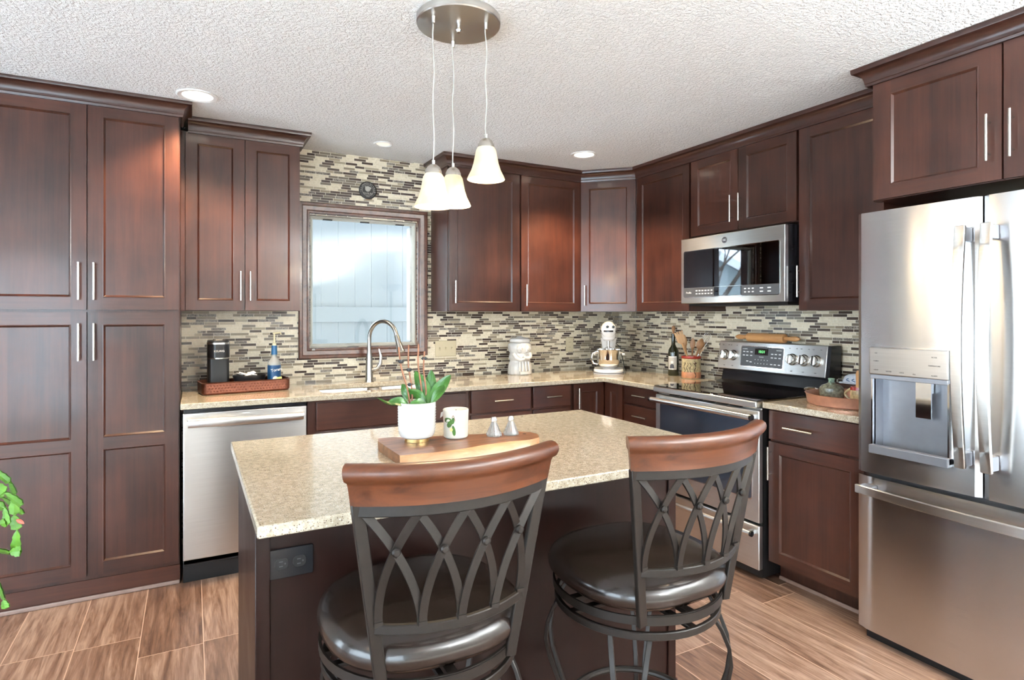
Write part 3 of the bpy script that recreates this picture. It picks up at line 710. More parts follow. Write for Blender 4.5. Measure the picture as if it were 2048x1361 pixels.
# ------------------------------------------------------------------ island
IX0, IX1, IY0, IY1 = -3.055, -1.585, -2.655, -1.715
t = thing('kitchen_island', 'dark cherry island cabinet under the speckled quartz top, in the middle of the kitchen', 'island', (0, 0, 0))
bx0, bx1, by0, by1 = -3.032, -1.612, -2.352, -1.745
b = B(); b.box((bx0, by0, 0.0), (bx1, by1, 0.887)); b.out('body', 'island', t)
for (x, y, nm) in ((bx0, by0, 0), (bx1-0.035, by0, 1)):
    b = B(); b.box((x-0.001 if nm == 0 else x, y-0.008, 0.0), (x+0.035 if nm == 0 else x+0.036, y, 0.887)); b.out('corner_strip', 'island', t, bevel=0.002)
b = B(); b.box((bx0+0.036, by0-0.010, 0.0), (bx1-0.036, by0, 0.02)); b.box((bx0-0.012, by0-0.010, 0.0), (bx0-0.001, by1, 0.02)); b.box((bx1+0.001, by0-0.010, 0.0), (bx1+0.012, by1, 0.02)); b.out('base_shoe', 'woodh', t, bevel=0.004)
for i in range(3):
    x0 = bx0+0.02+i*0.462; d = shaker(t, -(x0+0.455), 0.11, -x0, 0.875); d.location = (0, by1, 0); d.rotation_euler = (0, 0, PI)
p = B(); p.prism(rrect(-3.006, 0.672, -2.890, 0.750, 0.006), 0, 0.006, 0, (), plane_map((0, by0, 0), (1,0,0), (0,0,1), (0,-1,0))); pl = p.out('outlet_plate', 'bgloss', t, bevel=0.002)
for x in (-2.970, -2.926):
    p = B(); p.prism(rrect(x-0.016, 0.697, x+0.016, 0.725, 0.011), 0.006, 0.0085, 0, (), plane_map((0, by0, 0), (1,0,0), (0,0,1), (0,-1,0)))
    r = p.out('socket', 'bplast', pl)
    p = B()
    for dz in (-0.006, 0.006): p.box((x-0.006, by0-0.0092, 0.711+dz-0.0012), (x+0.003, by0-0.0085, 0.711+dz+0.0012))
    p.box((x+0.007, by0-0.0092, 0.709), (x+0.010, by0-0.0085, 0.713)); p.out('slot', 'gplast', pl)
counter('island_countertop', 'rectangular speckled beige quartz slab on top of the island', [(IX0, IY0), (IX1, IY0), (IX1, IY1), (IX0, IY1)], z0=0.887)

# ------------------------------------------------------------------ refrigerator
t = thing('refrigerator', 'stainless french-door refrigerator with a water dispenser at the right', 'refrigerator', (-0.70, -2.474, 0), R90)
FW = 0.905
b = B(); b.box((0.006, 0.075, 0.03), (FW-0.006, 0.665, 1.765)); b.box((0.03, 0.06, 0.03), (FW-0.03, 0.075, 1.75)); b.out('body', 'gplast', t)
b = B(); b.box((0.02, 0.035, 0.0), (FW-0.02, 0.60, 0.045)); b.out('toe_grille', 'bplast', t)
def bulge(x, x0, x1, amt=0.012):
    u = (x-x0)/(x1-x0)*2-1; return -amt*(1-u*u)-0.004*0 + 0.012*max(0, abs(u)-0.94)/0.06
def fridge_panel(name, x0, x1, z0, z1, hole=None, amt=0.006, th=0.065):
    xs = sorted(set([x0+(x1-x0)*i/24 for i in range(25)]+([hole[0], hole[2]] if hole else [])))
    zs = sorted(set([z0, z0+0.004, z1-0.004, z1]+([hole[1], hole[3]] if hole else [])))
    b = B(); f = lambda x: bulge(x, x0, x1, amt)
    V = {}
    def v(x, y, z):
        kk = (round(x, 5), round(y, 5), round(z, 5))
        if kk not in V: V[kk] = b.bm.verts.new((x, y, z))
        return V[kk]
    def q(*p):
        fc = b.bm.faces.new([v(*a) for a in p]); return fc
    for i in range(len(xs)-1):
        for j in range(len(zs)-1):
            if hole and hole[0]-1e-6 <= xs[i] and xs[i+1] <= hole[2]+1e-6 and hole[1]-1e-6 <= zs[j] and zs[j+1] <= hole[3]+1e-6: continue
            q((xs[i], f(xs[i]), zs[j]), (xs[i+1], f(xs[i+1]), zs[j]), (xs[i+1], f(xs[i+1]), zs[j+1]), (xs[i], f(xs[i]), zs[j+1]))
        q((xs[i], f(xs[i]), z1), (xs[i+1], f(xs[i+1]), z1), (xs[i+1], th, z1), (xs[i], th, z1))
        q((xs[i], th, z0), (xs[i+1], th, z0), (xs[i+1], f(xs[i+1]), z0), (xs[i], f(xs[i]), z0))
        q((xs[i+1], th, z0), (xs[i], th, z0), (xs[i], th, z1), (xs[i+1], th, z1))
    for j in range(len(zs)-1):
        q((x0, th, zs[j]), (x0, f(x0), zs[j]), (x0, f(x0), zs[j+1]), (x0, th, zs[j+1])) if False else None
    fc = b.bm.faces.new([v(x0, th, z0)]+[v(x0, f(x0), z) for z in zs]+[v(x0, th, z1)])
    fc = b.bm.faces.new([v(x1, th, z1)]+[v(x1, f(x1), z) for z in reversed(zs)]+[v(x1, th, z0)])
    return b.out(name, 'fsteel', t, angle=0.5)
DH = (0.078, 0.800, 0.352, 1.100)
dl_ = fridge_panel('left_door', 0.0, 0.4485, 0.700, 1.778, DH)
dr_ = fridge_panel('right_door', 0.4545, FW, 0.700, 1.778)
dw_ = fridge_panel('freezer_drawer', 0.0, FW, 0.046, 0.684, None, 0.009)
# dispenser
b = B()
x0, z0, x1, z1 = DH; yb = 0.052; yf = -0.010
b.face([(x0, yb, z0), (x1, yb, z0), (x1, yb, z1), (x0, yb, z1)]); b.face([(x0, yf, z0), (x0, yb, z0), (x0, yb, z1), (x0, yf, z1)])
b.face([(x1, yb, z0), (x1, yf, z0), (x1, yf, z1), (x1, yb, z1)]); b.face([(x0, yf, z1), (x0, yb, z1), (x1, yb, z1), (x1, yf, z1)]); b.face([(x0, yf, z0), (x1, yf, z0), (x1, yb, z0), (x0, yb, z0)])
b.out('dispenser_niche', 'niche', dl_)
for xx in (x0-0.006, x1):
    b = B(); b.box((xx, -0.022, z0), (xx+0.006, 0.0, z1)); b.out('dispenser_trim', 'chrome', dl_)
b = B(); b.box((x0-0.010, -0.030, 1.112), (x1+0.006, -0.004, 1.222)); pn = b.out('dispenser_panel', 'steel', dl_, bevel=0.004, seg=2)
b = B(); b.box((x0-0.006, -0.026, 1.094), (x1+0.002, -0.006, 1.112)); b.out('dispenser_lip', 'niche', dl_, bevel=0.002)
for (u, v, s) in ((0.10, 0.80, 'ICE'), (0.10, 0.50, 'CUBED'), (0.10, 0.16, 'LIGHT'), (0.27, 0.13, 'WATER'), (0.44, 0.12, 'LOCK'), (0.60, 0.10, 'FILL'), (0.84, 0.75, 'FILTER'), (0.84, 0.45, 'TEMPERATURE'), (0.84, 0.10, 'ALARM')):
    text('panel_marking', s, 0.0065, 'dink', pn, TF(x0-0.010+u*0.290, -0.0304, 1.114+v*0.106))
b = B(); b.box((x0+0.150, 0.006, 0.955), (x0+0.205, 0.012, 1.096)); b.box((x0+0.16, 0.012, 1.05), (x0+0.195, 0.045, 1.096)); b.out('dispenser_paddle', 'chrome', dl_)
b = B(); b.box((x0-0.010, -0.034, 0.790), (x1+0.006, -0.002, 0.824)); b.box((x0, -0.012, 0.797), (x1, 0.050, 0.806)); b.out('drip_tray', 'niche', dl_, bevel=0.002)
def strap(parent, c, vertical, ln, w, name='handle'):
    """bowed flat strap handle"""
    b = B(); pts = []
    for i in range(21):
        u = i/20; bow = -0.062-0.030*math.sin(PI*u)
        pts.append((c[0], bow, c[1]-ln/2+ln*u) if vertical else (c[0]-ln/2+ln*u, bow, c[1]))
    hw, ht = w/2, 0.007
    pr = [(-hw, -ht), (hw, -ht), (hw, ht), (-hw, ht)]
    b.sweep(pts, pr, up=(0, -1, 0))
    h = b.out(name, 'canopy' if vertical else 'steel', parent, bevel=0.002)
    for s in (-1, 1):
        p = B(); k = c[1 if vertical else 0]+s*(ln/2-0.030)
        if vertical: p.box((c[0]-hw*0.8, -0.062, k-0.026), (c[0]+hw*0.8, -0.006, k+0.026))
        else: p.box((k-0.026, -0.062, c[1]-hw*0.8), (k+0.026, -0.006, c[1]+hw*0.8))
        p.out('handle_mount', 'niche', h, bevel=0.003)
strap(dl_, (0.412, 1.240), True, 0.865, 0.034)
strap(dr_, (0.492, 1.240), True, 0.865, 0.034)
strap(dw_, (FW/2, 0.640), False, 0.84, 0.034)

# ------------------------------------------------------------------ range
t = thing('electric_range', 'stainless electric range with a black glass cooktop on the right wall', 'range', (-0.66, -1.192, 0), R90)
RW = 0.757
b = B(); b.box((0.004, 0.03, 0.02), (RW-0.004, 0.645, 0.90)); b.out('body', 'bplast', t)
b = B(); b.box((0, -0.022, 0.882), (RW, 0.04, 0.917)); b.out('front_trim', 'steel', t, bevel=0.006, seg=2)
b = B(); b.box((0.004, -0.016, 0.905), (RW-0.004, 0.56, 0.9215)); b.out('cooktop', 'bglass', t, bevel=0.003)
b = B(); b.box((0.0, 0.0, 0.300), (RW, 0.03, 0.868)); b.box((0, 0.02, 0.868), (RW, 0.03, 0.88))
od = b.out('oven_door', 'steel', t, bevel=0.006, seg=2)
b = B(); b.prism(rrect(0.045, 0.415, RW-0.045, 0.815, 0.012), 0, 0.0025, 0, (), plane_map((0, 0, 0), (1,0,0), (0,0,1), (0,-1,0))); b.out('oven_window', 'oglass', od)
b = B(); b.prism(rrect(0.040, 0.410, RW-0.040, 0.820, 0.014), 0, 0.0018, 0, [rrect(0.046, 0.416, RW-0.046, 0.814, 0.012)], plane_map((0, 0, 0), (1,0,0), (0,0,1), (0,-1,0))); b.out('window_trim', 'chrome', od)
def range_handle(parent, z, rr=0.015):
    b = B(); b.cyl((0.012, -0.048, z), (RW-0.012, -0.048, z), rr, n=18)
    for x in (0.03, RW-0.03): b.box((x-0.010, -0.048, z-0.010), (x+0.010, 0.001, z+0.010))
    h = b.out('handle', 'steel', parent)
    for x in (0.008, RW-0.008):
        c = B(); c.cyl((x-0.005, -0.048, z), (x+0.005, -0.048, z), rr*1.05, n=18); c.out('handle_cap', 'bgloss', h)
range_handle(od, 0.838)
b = B()
for i in range(6): b.box((0.12+i*0.09, -0.001, 0.872), (0.19+i*0.09, 0.02, 0.877))
b.out('door_vent', 'dark', t)
b = B(); b.box((0, 0, 0.062), (RW, 0.03, 0.286)); sd = b.out('storage_drawer', 'steel', t, bevel=0.006, seg=2)
range_handle(sd, 0.255, 0.013)
b = B(); b.lathe([(0, 0), (0.013, 0), (0.013, 0.003), (0, 0.0035)], (RW/2, 0.0, 0.352), 20, axis='y'); bb = b.out('round_badge', 'chrome', od, rot=(0,0,0)); 
for v in bb.data.vertices: v.co.y = -v.co.y
for x in (0.05, RW-0.05):
    b = B(); b.lathe([(0.0, 0), (0.018, 0), (0.018, 0.03), (0.0, 0.03)], (x, 0.10, 0), 12); b.out('foot', 'bplast', t)
# backguard: black riser and tilted steel console
b = B(); pr = [(0.50, 0.9215), (0.555, 0.935), (0.575, 1.005), (0.640, 1.01), (0.640, 0.9215)]
MY = plane_map((0.012, 0, 0), (0,1,0), (0,0,1), (1,0,0)); b.prism(pr, 0, RW-0.024, 0, (), MY); b.out('riser', 'bgloss', t)
b = B(); pr = [(0.530, 1.006), (0.555, 1.182), (0.640, 1.182), (0.640, 1.006)]
b.prism(pr, 0, RW, 0, (), plane_map((0, 0, 0), (0,1,0), (0,0,1), (1,0,0))); bk = b.out('control_panel', 'steel', t, bevel=0.004, seg=2)
b = B(); b.prism([(0.532, 1.006), (0.557, 1.182), (0.640, 1.182), (0.640, 1.006)], RW+0.0005, RW+0.02, 0, (), plane_map((0, 0, 0), (0,1,0), (0,0,1), (1,0,0))); b.out('end_cap', 'bgloss', bk)
ta = math.atan2(0.025, 0.176)
def CP(x, v, d=0.0):   # point on console face: x along, v = 0..1 up, d outwards
    n = Vector((0, -math.cos(ta), math.sin(ta))); p = Vector((x, 0.530+0.025*v, 1.006+0.176*v)); return p+n*d
CPM = lambda x, v, d: Matrix.Translation(CP(x, v, d)) @ Matrix.Rotation(-ta, 4, 'X') @ Matrix.Rotation(PI/2, 4, 'X')
b = B(); 
b.prism(rrect(-0.155, -0.066, 0.155, 0.066, 0.010), 0.0, 0.002, 0, (), CPM(0.335, 0.50, 0.0)); b.out('display_frame', 'chrome', bk)
b = B(); b.prism(rrect(-0.150, -0.061, 0.150, 0.061, 0.008), 0.002, 0.003, 0, (), CPM(0.335, 0.50, 0.0)); ds = b.out('display', 'gplast', bk)
b = B(); b.prism([(-0.05, 0.012), (0.045, 0.012), (0.045, 0.052), (-0.05, 0.052)], 0.003, 0.0034, 0, (), CPM(0.335, 0.50, 0)); b.out('clock_window', 'bglass', ds)
text('clock_digits', '10:31', 0.022, 'digit', ds, CPM(0.335, 0.50, 0.0037) @ Matrix.Translation((0, 0.032, 0)))
rows = [(-0.125, 0.045, 'COOKING', .008), (0.120, 0.045, 'FEATURES', .008), (0, 0.0, 'PROGRAM', .007)]
for x, y, s, z in rows: text('console_marking', s, z, 'ink', ds, CPM(0.335, 0.50, 0.0032) @ Matrix.Translation((x, y, 0)))
b = B()
for (cx, cy) in [(x, y) for x in (-0.130, -0.105, -0.075) for y in (0.028, 0.006)]+[(-0.10, -0.030), (-0.075, -0.034)]+[(x, y) for x in (0.075, 0.10, 0.128) for y in (0.022, 0.0, -0.040)]:
    w = 0.008; b.prism([(cx-w, cy-0.003), (cx+w, cy-0.003), (cx+w, cy+0.003), (cx-w, cy+0.003)], 0.0031, 0.0034, 0, (), CPM(0.335, 0.50, 0))
for i in range(5):
    for y in (-0.018, -0.040): b.prism([(-0.045+i*0.022, y-0.0025), (-0.041+i*0.022, y-0.0025), (-0.041+i*0.022, y+0.0025), (-0.045+i*0.022, y+0.0025)], 0.0031, 0.0034, 0, (), CPM(0.335, 0.50, 0))
b.out('key_marks', 'ink', ds)
for x in (0.055, 0.120, 0.545, 0.620, 0.695):
    rt = (Matrix.Rotation(-ta, 3, 'X') @ Matrix.Rotation(PI/2, 3, 'X'))
    b = B(); b.lathe([(0.0, 0.0), (0.034, 0.0), (0.034, 0.003), (0.030, 0.006), (0.028, 0.026), (0.024, 0.030), (0.0, 0.031)], CP(x, 0.50, 0.0005), 28, rot=rt); kn = b.out('knob', 'nickel', bk)
    b = B(); b.prism(rrect(-0.0055, -0.026, 0.0055, 0.026, 0.003), 0.030, 0.041, 0, (), CPM(x, 0.50, 0.0)); b.out('knob_grip', 'chrome', kn, bevel=0.002)
    for dx, s in ((-0.022, 'LO'), (0.024, 'HI')): text('knob_marking', s, 0.008, 'dink', bk, CPM(x+dx, 0.86, 0.0006))
    text('knob_marking', 'OFF', 0.008, 'dink', bk, CPM(x, 0.12, 0.0006))

# ------------------------------------------------------------------ microwave
t = thing('microwave_oven', 'stainless over-the-range microwave with a black glass door', 'microwave', (-0.42, -1.161, 0), R90)
MW = 0.756
b = B(); b.box((0.003, 0.030, 1.423), (MW-0.003, 0.412, 1.838)); b.out('body', 'bgloss', t)
b = B(); b.box((0, 0, 1.423), (MW, 0.029, 1.833)); fr = b.out('front_frame', 'steel', t, bevel=0.004, seg=2)
FM = plane_map((0, 0, 0), (1,0,0), (0,0,1), (0,-1,0))
b = B(); b.prism(rrect(0.024, 1.460, MW-0.030, 1.753, 0.012), 0, 0.0015, 0, (), FM); b.out('door_trim', 'chrome', fr)
b = B(); b.prism(rrect(0.028, 1.5215, MW-0.034, 1.749, 0.008), 0.0015, 0.003, 0, (), FM); b.out('door_glass', 'mglass', fr)
b = B(); b.prism(rrect(0.028, 1.464, MW-0.034, 1.5205, 0.008), 0.0015, 0.003, 0, (), FM); kp = b.out('keypad', 'gplast', fr)
b = B(); b.prism(rrect(0.275, 1.467, 0.475, 1.518, 0.004), 0.003, 0.0036, 0, (), FM); b.out('display_window', 'mglass', kp)
text('keypad_lettering', 'Profile', 0.017, 'ink', kp, TF(0.070, -0.0035, 1.490))
for (x0_, n_, st_, w_) in ((0.128, 3, 0.024, 0.015), (0.200, 3, 0.024, 0.015), (0.495, 3, 0.026, 0.014), (0.60, 2, 0.050, 0.022)):
    for i in range(n_):
        for j in range(2):
            b = B(); b.prism(rrect(x0_+i*st_, 1.479+j*0.019, x0_+i*st_+w_, 1.4855+j*0.019, 0.001, 1), 0.003, 0.0034, 0, (), FM); b.out('key_mark', 'ink', kp)
b = B(); b.lathe([(0, 0), (0.0185, 0), (0.0185, 0.002), (0, 0.002)], (0,0,0), 28); bb = b.out('badge', 'dink', fr, loc=(0.352, -0.0001, 1.792), rot=(PI/2, 0, 0))
b = B(); b.sweep([(0.0170*math.cos(2*PI*i/28), 0.0170*math.sin(2*PI*i/28), 0.002) for i in range(28)], [(-0.001, -0.001), (0.001, -0.001), (0.001, 0.001), (-0.001, 0.001)], closed=True); b.out('badge_ring', 'chrome', bb)
text('badge_lettering', 'GE', 0.018, 'ink', bb, Matrix.Translation((0, 0, 0.0024)))
b = B(); b.box((0.02, 0.05, 1.408), (MW-0.02, 0.38, 1.4225)); b.out('bottom_vent', 'dark', t)
b = B()
for z in (1.70, 1.62, 1.52): b.box((MW-0.0028, 0.05, z), (MW-0.002, 0.07, z+0.008))
b.out('side_slots', 'dark', t)

# ------------------------------------------------------------------ pendant and downlights
t = thing('pendant_light', 'three-light pendant with bell glass shades hanging over the island', 'pendant light', (-2.332, -2.027, ZC))
b = B(); b.lathe([(0.0, -0.0005), (0.148, -0.0005), (0.150, -0.004), (0.150, -0.024), (0.147, -0.0275), (0.0, -0.0275)], (0, 0, 0), 64); b.out('canopy', 'canopy', t, recalc=True)
b = B(); b.lathe([(0.0, -0.0275), (0.006, -0.0275), (0.006, -0.034), (0.010, -0.037), (0.011, -0.043), (0.007, -0.050), (0.0, -0.051)], (0, 0, 0), 16); b.out('canopy_knob', 'chrome', t, recalc=True)
PEND = [(-2.435, -2.047, 1.731), (-2.302, -1.905, 1.768), (-2.254, -2.091, 1.836)]
for (x, y, z) in PEND:
    lx, ly = x+2.332, y+2.027; zr = z-ZC
    b = B(); b.lathe([(0.0, -0.0275), (0.007, -0.0275), (0.006, -0.050), (0.0, -0.051)], (lx, ly, 0), 14); b.out('cord_grip', 'canopy', t, recalc=True)
    b = B(); zt = zr+0.152; b.tube([(lx+0.003*math.sin(i*1.1+x*9), ly+0.002*math.cos(i*1.3), -0.050+(zt+0.050)*i/12) for i in range(13)], 0.0024, 8, up=(1, 0, 0)); b.out('cord', 'cord', t)
    b = B(); b.lathe([(0.0, 0.160), (0.006, 0.160), (0.006, 0.146), (0.012, 0.144), (0.022, 0.136), (0.029, 0.122), (0.030, 0.106), (0.0, 0.104)], (lx, ly, zr), 24); b.out('socket_cap', 'nickel', t, recalc=True)
    pr = [(0.030, 0.112), (0.036, 0.102), (0.040, 0.080), (0.045, 0.055), (0.053, 0.030), (0.062, 0.012), (0.0675, 0.0)]
    b = B(); inner = [(r-0.0035, h) for r, h in pr][::-1]; pp = pr+[(0.066, -0.002)]+inner
    n = 40; rings = [[(lx+r*math.cos(2*PI*i/n), ly+r*math.sin(2*PI*i/n), zr+h) for i in range(n)] for r, h in pp]
    for a, c in zip(rings, rings[1:]):
        for i in range(n): j = (i+1) % n; b.face([a[i], a[j], c[j], c[i]])
    b.out('glass_shade', 'shade', t, merge=True, recalc=True)
    b = B(); b.lathe([(0.0, 0.022), (0.012, 0.026), (0.018, 0.040), (0.017, 0.056), (0.010, 0.080), (0.010, 0.103), (0.0, 0.103)], (lx, ly, zr), 16); b.out('bulb', 'bulb', t, recalc=True)
    l = bpy.data.lights.new('pendant_lamp', 'POINT'); l.energy = 3; l.color = WARM; l.shadow_soft_size = 0.03
    o = bpy.data.objects.new('pendant_lamp', l); COL.objects.link(o); o.location = (x, y, z+0.010)
def downlight(x, y, r, lens, label):
    t = thing('recessed_downlight', label, 'downlight', (x, y, ZC))
    b = B(); n = 40; pr = [(r, -0.0005), (r, -0.004), (r-0.006, -0.007), (r*0.74, -0.004), (r*0.72, -0.0005)]
    rings = [[(q*math.cos(2*PI*i/n), q*math.sin(2*PI*i/n), h) for i in range(n)] for q, h in pr]
    for a, c in zip(rings, rings[1:]):
        for i in range(n): j = (i+1) % n; b.face([a[i], a[j], c[j], c[i]])
    b.out('trim_ring', 'white', t, merge=True, recalc=True)
    b = B(); b.lathe([(0.0, -0.003), (r*0.72, -0.002), (r*0.72, -0.0008), (0, -0.0008)], (0, 0, 0), 32); b.out('lens', lens, t, recalc=True)
downlight(-3.148, -0.732, 0.092, 'lens', 'lit recessed ceiling downlight nearest the pantry')
downlight(-0.879, -0.745, 0.088, 'lens', 'lit recessed ceiling downlight in front of the corner cabinet')
downlight(-2.123, -0.355, 0.060, 'lensoff', 'small unlit recessed ceiling downlight above the sink window')

# ------------------------------------------------------------------ wall plates, sign
t = thing('light_switch_plate', 'almond three-toggle light switch plate on the tile right of the window', 'light switch', (-1.564, 0, 1.109))
b = B(); b.box((-0.081, -0.006, -0.057), (0.081, -0.0005, 0.057)); b.out('plate', 'ivory', t, bevel=0.003, seg=2)
for i in (-1, 0, 1):
    b = B(); b.box((i*0.046-0.006, -0.0085, -0.012), (i*0.046+0.006, -0.006, 0.012)); b.box((i*0.046-0.004, -0.018, 0.000), (i*0.046+0.004, -0.0085, 0.008)); b.out('toggle', 'ivory', t, bevel=0.001)
t = thing('wall_outlet', 'almond duplex outlet on the tile between cookie jar and stand mixer', 'outlet', (-0.497, 0, 1.110))
b = B(); b.box((-0.037, -0.006, -0.058), (0.037, -0.0005, 0.058)); b.out('plate', 'ivory', t, bevel=0.003, seg=2)
for s in (-1, 1):
    b = B(); b.prism(rrect(-0.016, s*0.02-0.013, 0.016, s*0.02+0.013, 0.010), 0.006, 0.008, 0, (), plane_map((0,0,0), (1,0,0), (0,0,1), (0,-1,0))); so = b.out('socket', 'ivory', t)
    b = B()
    for x in (-0.006, 0.006): b.box((x-0.001, -0.0086, s*0.02-0.003), (x+0.001, -0.008, s*0.02+0.005))
    b.out('slot', 'dark', so)

t = thing('round_wall_sign', 'small round black wall sign with raised lettering hung above the window', 'sign', (-2.128, 0, 2.190))
b = B(); b.lathe([(0.0, 0.002), (0.058, 0.002), (0.060, 0.005), (0.060, 0.009), (0.056, 0.010), (0.054, 0.008), (0.0, 0.008)], (0,0,0), 48); pl = b.out('plaque', 'sign', t, rot=(PI/2, 0, 0), recalc=True)
b = B(); b.tube([(0.037*math.cos(2*PI*i/40), 0.037*math.sin(2*PI*i/40), 0.009) for i in range(40)], 0.0008, 6, closed=True); b.out('inner_ring', 'signg', pl)
s = 'ILLUMPOINTVALE'
for i, ch in enumerate(s):
    a = math.radians(190-i*200/(len(s)-1)); 
    text('letter', ch, 0.016, 'signg', pl, Matrix.Rotation(a-PI/2, 4, 'Z') @ Matrix.Translation((0, 0.0465, 0.0088)))
text('lettering', 'DUSLIN', 0.018, 'signg', pl, Matrix.Translation((0, -0.021, 0.0088)))
text('lettering', 'IPO', 0.013, 'signg', pl, Matrix.Translation((0, -0.040, 0.0088)))
b = B(); b.lathe([(0.006, 0.008), (0.019, 0.008), (0.017, 0.011), (0.006, 0.011)], (0, 0.010, 0), 24); b.lathe([(0, 0.008), (0.007, 0.008), (0.006, 0.011), (0, 0.011)], (0.017, 0.016, 0), 12); b.lathe([(0, 0.008), (0.006, 0.008), (0.005, 0.010), (0, 0.010)], (-0.014, 0.022, 0), 12); b.out('round_emblem', 'signg', pl)
b = B(); b.tube([(0.026*math.cos(PI+PI*i/12), -0.052+0.014*math.sin(PI+PI*i/12), 0.007) for i in range(13)], 0.0022, 8); b.out('hanging_loop', 'nickel', pl)
b = B(); b.prism([(-0.020, -0.052), (0.020, -0.052), (0.014, -0.064), (-0.014, -0.064)], 0.003, 0.007); b.out('tan_tab', 'signtan', pl)

# ------------------------------------------------------------------ bar stools
def stool():
    t = thing('swivel_bar_stool', '', 'bar stool')
    def backpt(s, z):      # s in [-1,1] across, z height
        k = (z-0.60)/0.457; hw = 0.150+0.068*k; y0 = -0.195-0.045*k; sag = 0.050+0.012*k
        return Vector((hw*s, y0-sag*(1-s*s), z))
    flat = lambda w, th: [(-w/2, -th/2), (w/2, -th/2), (w/2, th/2), (-w/2, th/2)]
    # cushion
    b = B(); Rs = 0.243
    prof = [(0.0, 0.605), (0.19, 0.605), (0.225, 0.612), (0.240, 0.628), (0.243, 0.645), (0.236, 0.664), (0.215, 0.680), (0.17, 0.690), (0.09, 0.695), (0.0, 0.696)]
    n = 56; rings = []
    def sq(a, r):
        p = 2.5; c, s_ = abs(math.cos(a)), abs(math.sin(a)); k = (c**p+s_**p)**(-1/p); return r*k*0.985
    for r, z in prof:
        rings.append([b.bm.verts.new((0, 0, z))] if r == 0 else [b.bm.verts.new((sq(2*PI*i/n, r)*math.cos(2*PI*i/n), sq(2*PI*i/n, r)*math.sin(2*PI*i/n)*0.98, z)) for i in range(n)])
    for a, c in zip(rings, rings[1:]):
        for i in range(n):
            j = (i+1) % n
            if len(a) == 1: b.bm.faces.new([a[0], c[j], c[i]])
            elif len(c) == 1: b.bm.faces.new([a[i], a[j], c[0]])
            else: b.bm.faces.new([a[i], a[j], c[j], c[i]])
    o = b.out('seat_cushion', 'leather', t, angle=2.0)
    # seat frame hoop + swivel plate
    b = B(); b.sweep([(0.236*math.cos(2*PI*i/48), 0.236*math.sin(2*PI*i/48), 0.590) for i in range(48)], flat(0.006, 0.022), closed=True)
    for a in (0.3, 0.3+PI/2): b.box((-0.01, -0.01, 0.592), (0.01, 0.01, 0.604))
    b.box((-0.235, -0.012, 0.580), (0.235, 0.012, 0.592)); b.box((-0.012, -0.235, 0.580), (0.012, 0.235, 0.592)); b.out('seat_frame', 'bronze', t)
    b = B(); b.lathe([(0.0, 0.556), (0.085, 0.556), (0.085, 0.580), (0.0, 0.580)], (0,0,0), 28); b.out('swivel_plate', 'bplast', t)
    b = B(); b.sweep([(0.228*math.cos(2*PI*i/48), 0.228*math.sin(2*PI*i/48), 0.548) for i in range(48)], flat(0.012, 0.020), closed=True)
    b.box((-0.225, -0.012, 0.546), (0.225, 0.012, 0.556)); b.box((-0.012, -0.225, 0.546), (0.012, 0.225, 0.556)); b.out('base_ring', 'bronze', t, bevel=0.002)
    # posts
    for s in (-1, 1):
        b = B(); pts = [backpt(s, 0.580+(0.990-0.580)*i/14) for i in range(15)]
        b.sweep(pts, flat(0.026, 0.014), up=(0, -1, 0.2)); b.out('back_post', 'bronze', t, bevel=0.002)
    # curved bars across the back
    def bar(z, w=0.024, th=0.008, sh=1.0):
        b = B(); b.sweep([backpt(-1+2*i/18, z)*1.0 for i in range(19)], flat(th, w), up=(0, 0, 1)); return b
    bar(0.722, 0.020, 0.012).out('lower_back_bar', 'bronze', t, bevel=0.002)
    bar(0.973, 0.024, 0.012).out('upper_back_bar', 'bronze', t, bevel=0.002)
    b = B(); b.sweep([backpt(-1+2*i/18, 0.592)+Vector((0, 0.012, 0)) for i in range(19)], flat(0.006, 0.022)); b.out('seat_rear_bar', 'bronze', t)
    # lattice
    nodes = [-0.95, -0.475, 0.0, 0.475, 0.95]
    z0, z1 = 0.728, 0.967
    for i in range(4):
        for a, c in ((nodes[i], nodes[i+1]), (nodes[i+1], nodes[i])):
            b = B(); pts = []
            for k in range(13):
                u = k/12; pts.append(backpt(a+(c-a)*u**1.75, z0+(z1-z0)*u)+Vector((0, -0.0025 if a < c else 0.0025, 0)))
            b.sweep(pts, flat(0.017, 0.005), up=(0, -1, 0.25)); b.out('lattice_bar', 'bronze', t)
        m = (nodes[i]+nodes[i+1])/2; uc = 0.5**(1/1.75); p = backpt(m, z0+(z1-z0)*uc)
        b = B(); b.lathe([(0.0, -0.006), (0.009, -0.006), (0.009, 0.006), (0.006, 0.010), (0.0, 0.0115)], p+Vector((0, -0.004, 0)), 14, rot=Matrix.Rotation(PI/2, 3, 'X')); b.out('rivet', 'bronze', t)
        b = B()
    for nd in nodes:
        b = B(); p = backpt(nd, 0.7345); b.box(p-Vector((0.009, 0.007, 0.004)), p+Vector((0.009, 0.007, 0.004))); b.out('weld_foot', 'bronze', t)
    # wooden crest rail with rolled top
    b = B(); cs = [(-0.011, 0.985), (0.011, 0.985), (0.0115, 1.026), (0.014, 1.032), (0.020, 1.037), (0.0235, 1.045), (0.0235, 1.054), (0.019, 1.062), (0.011, 1.067), (0.0, 1.069), (-0.011, 1.067), (-0.019, 1.062), (-0.0235, 1.054), (-0.0235, 1.045), (-0.020, 1.037), (-0.014, 1.032), (-0.0115, 1.026)]
    rings = []
    for i in range(29):
        s = -1.04+2.08*i/28; ring = []
        for d, z in cs:
            p = backpt(s, z); e = 1.0 if z < 1.034 else 1.012
            tt = (backpt(s+0.01, z)-backpt(s-0.01, z)).normalized(); nrm = Vector((-tt.y, tt.x, 0)).normalized()
            ring.append(b.bm.verts.new(Vector((p.x*e, p.y, z))-nrm*(-d)))
        rings.append(ring)
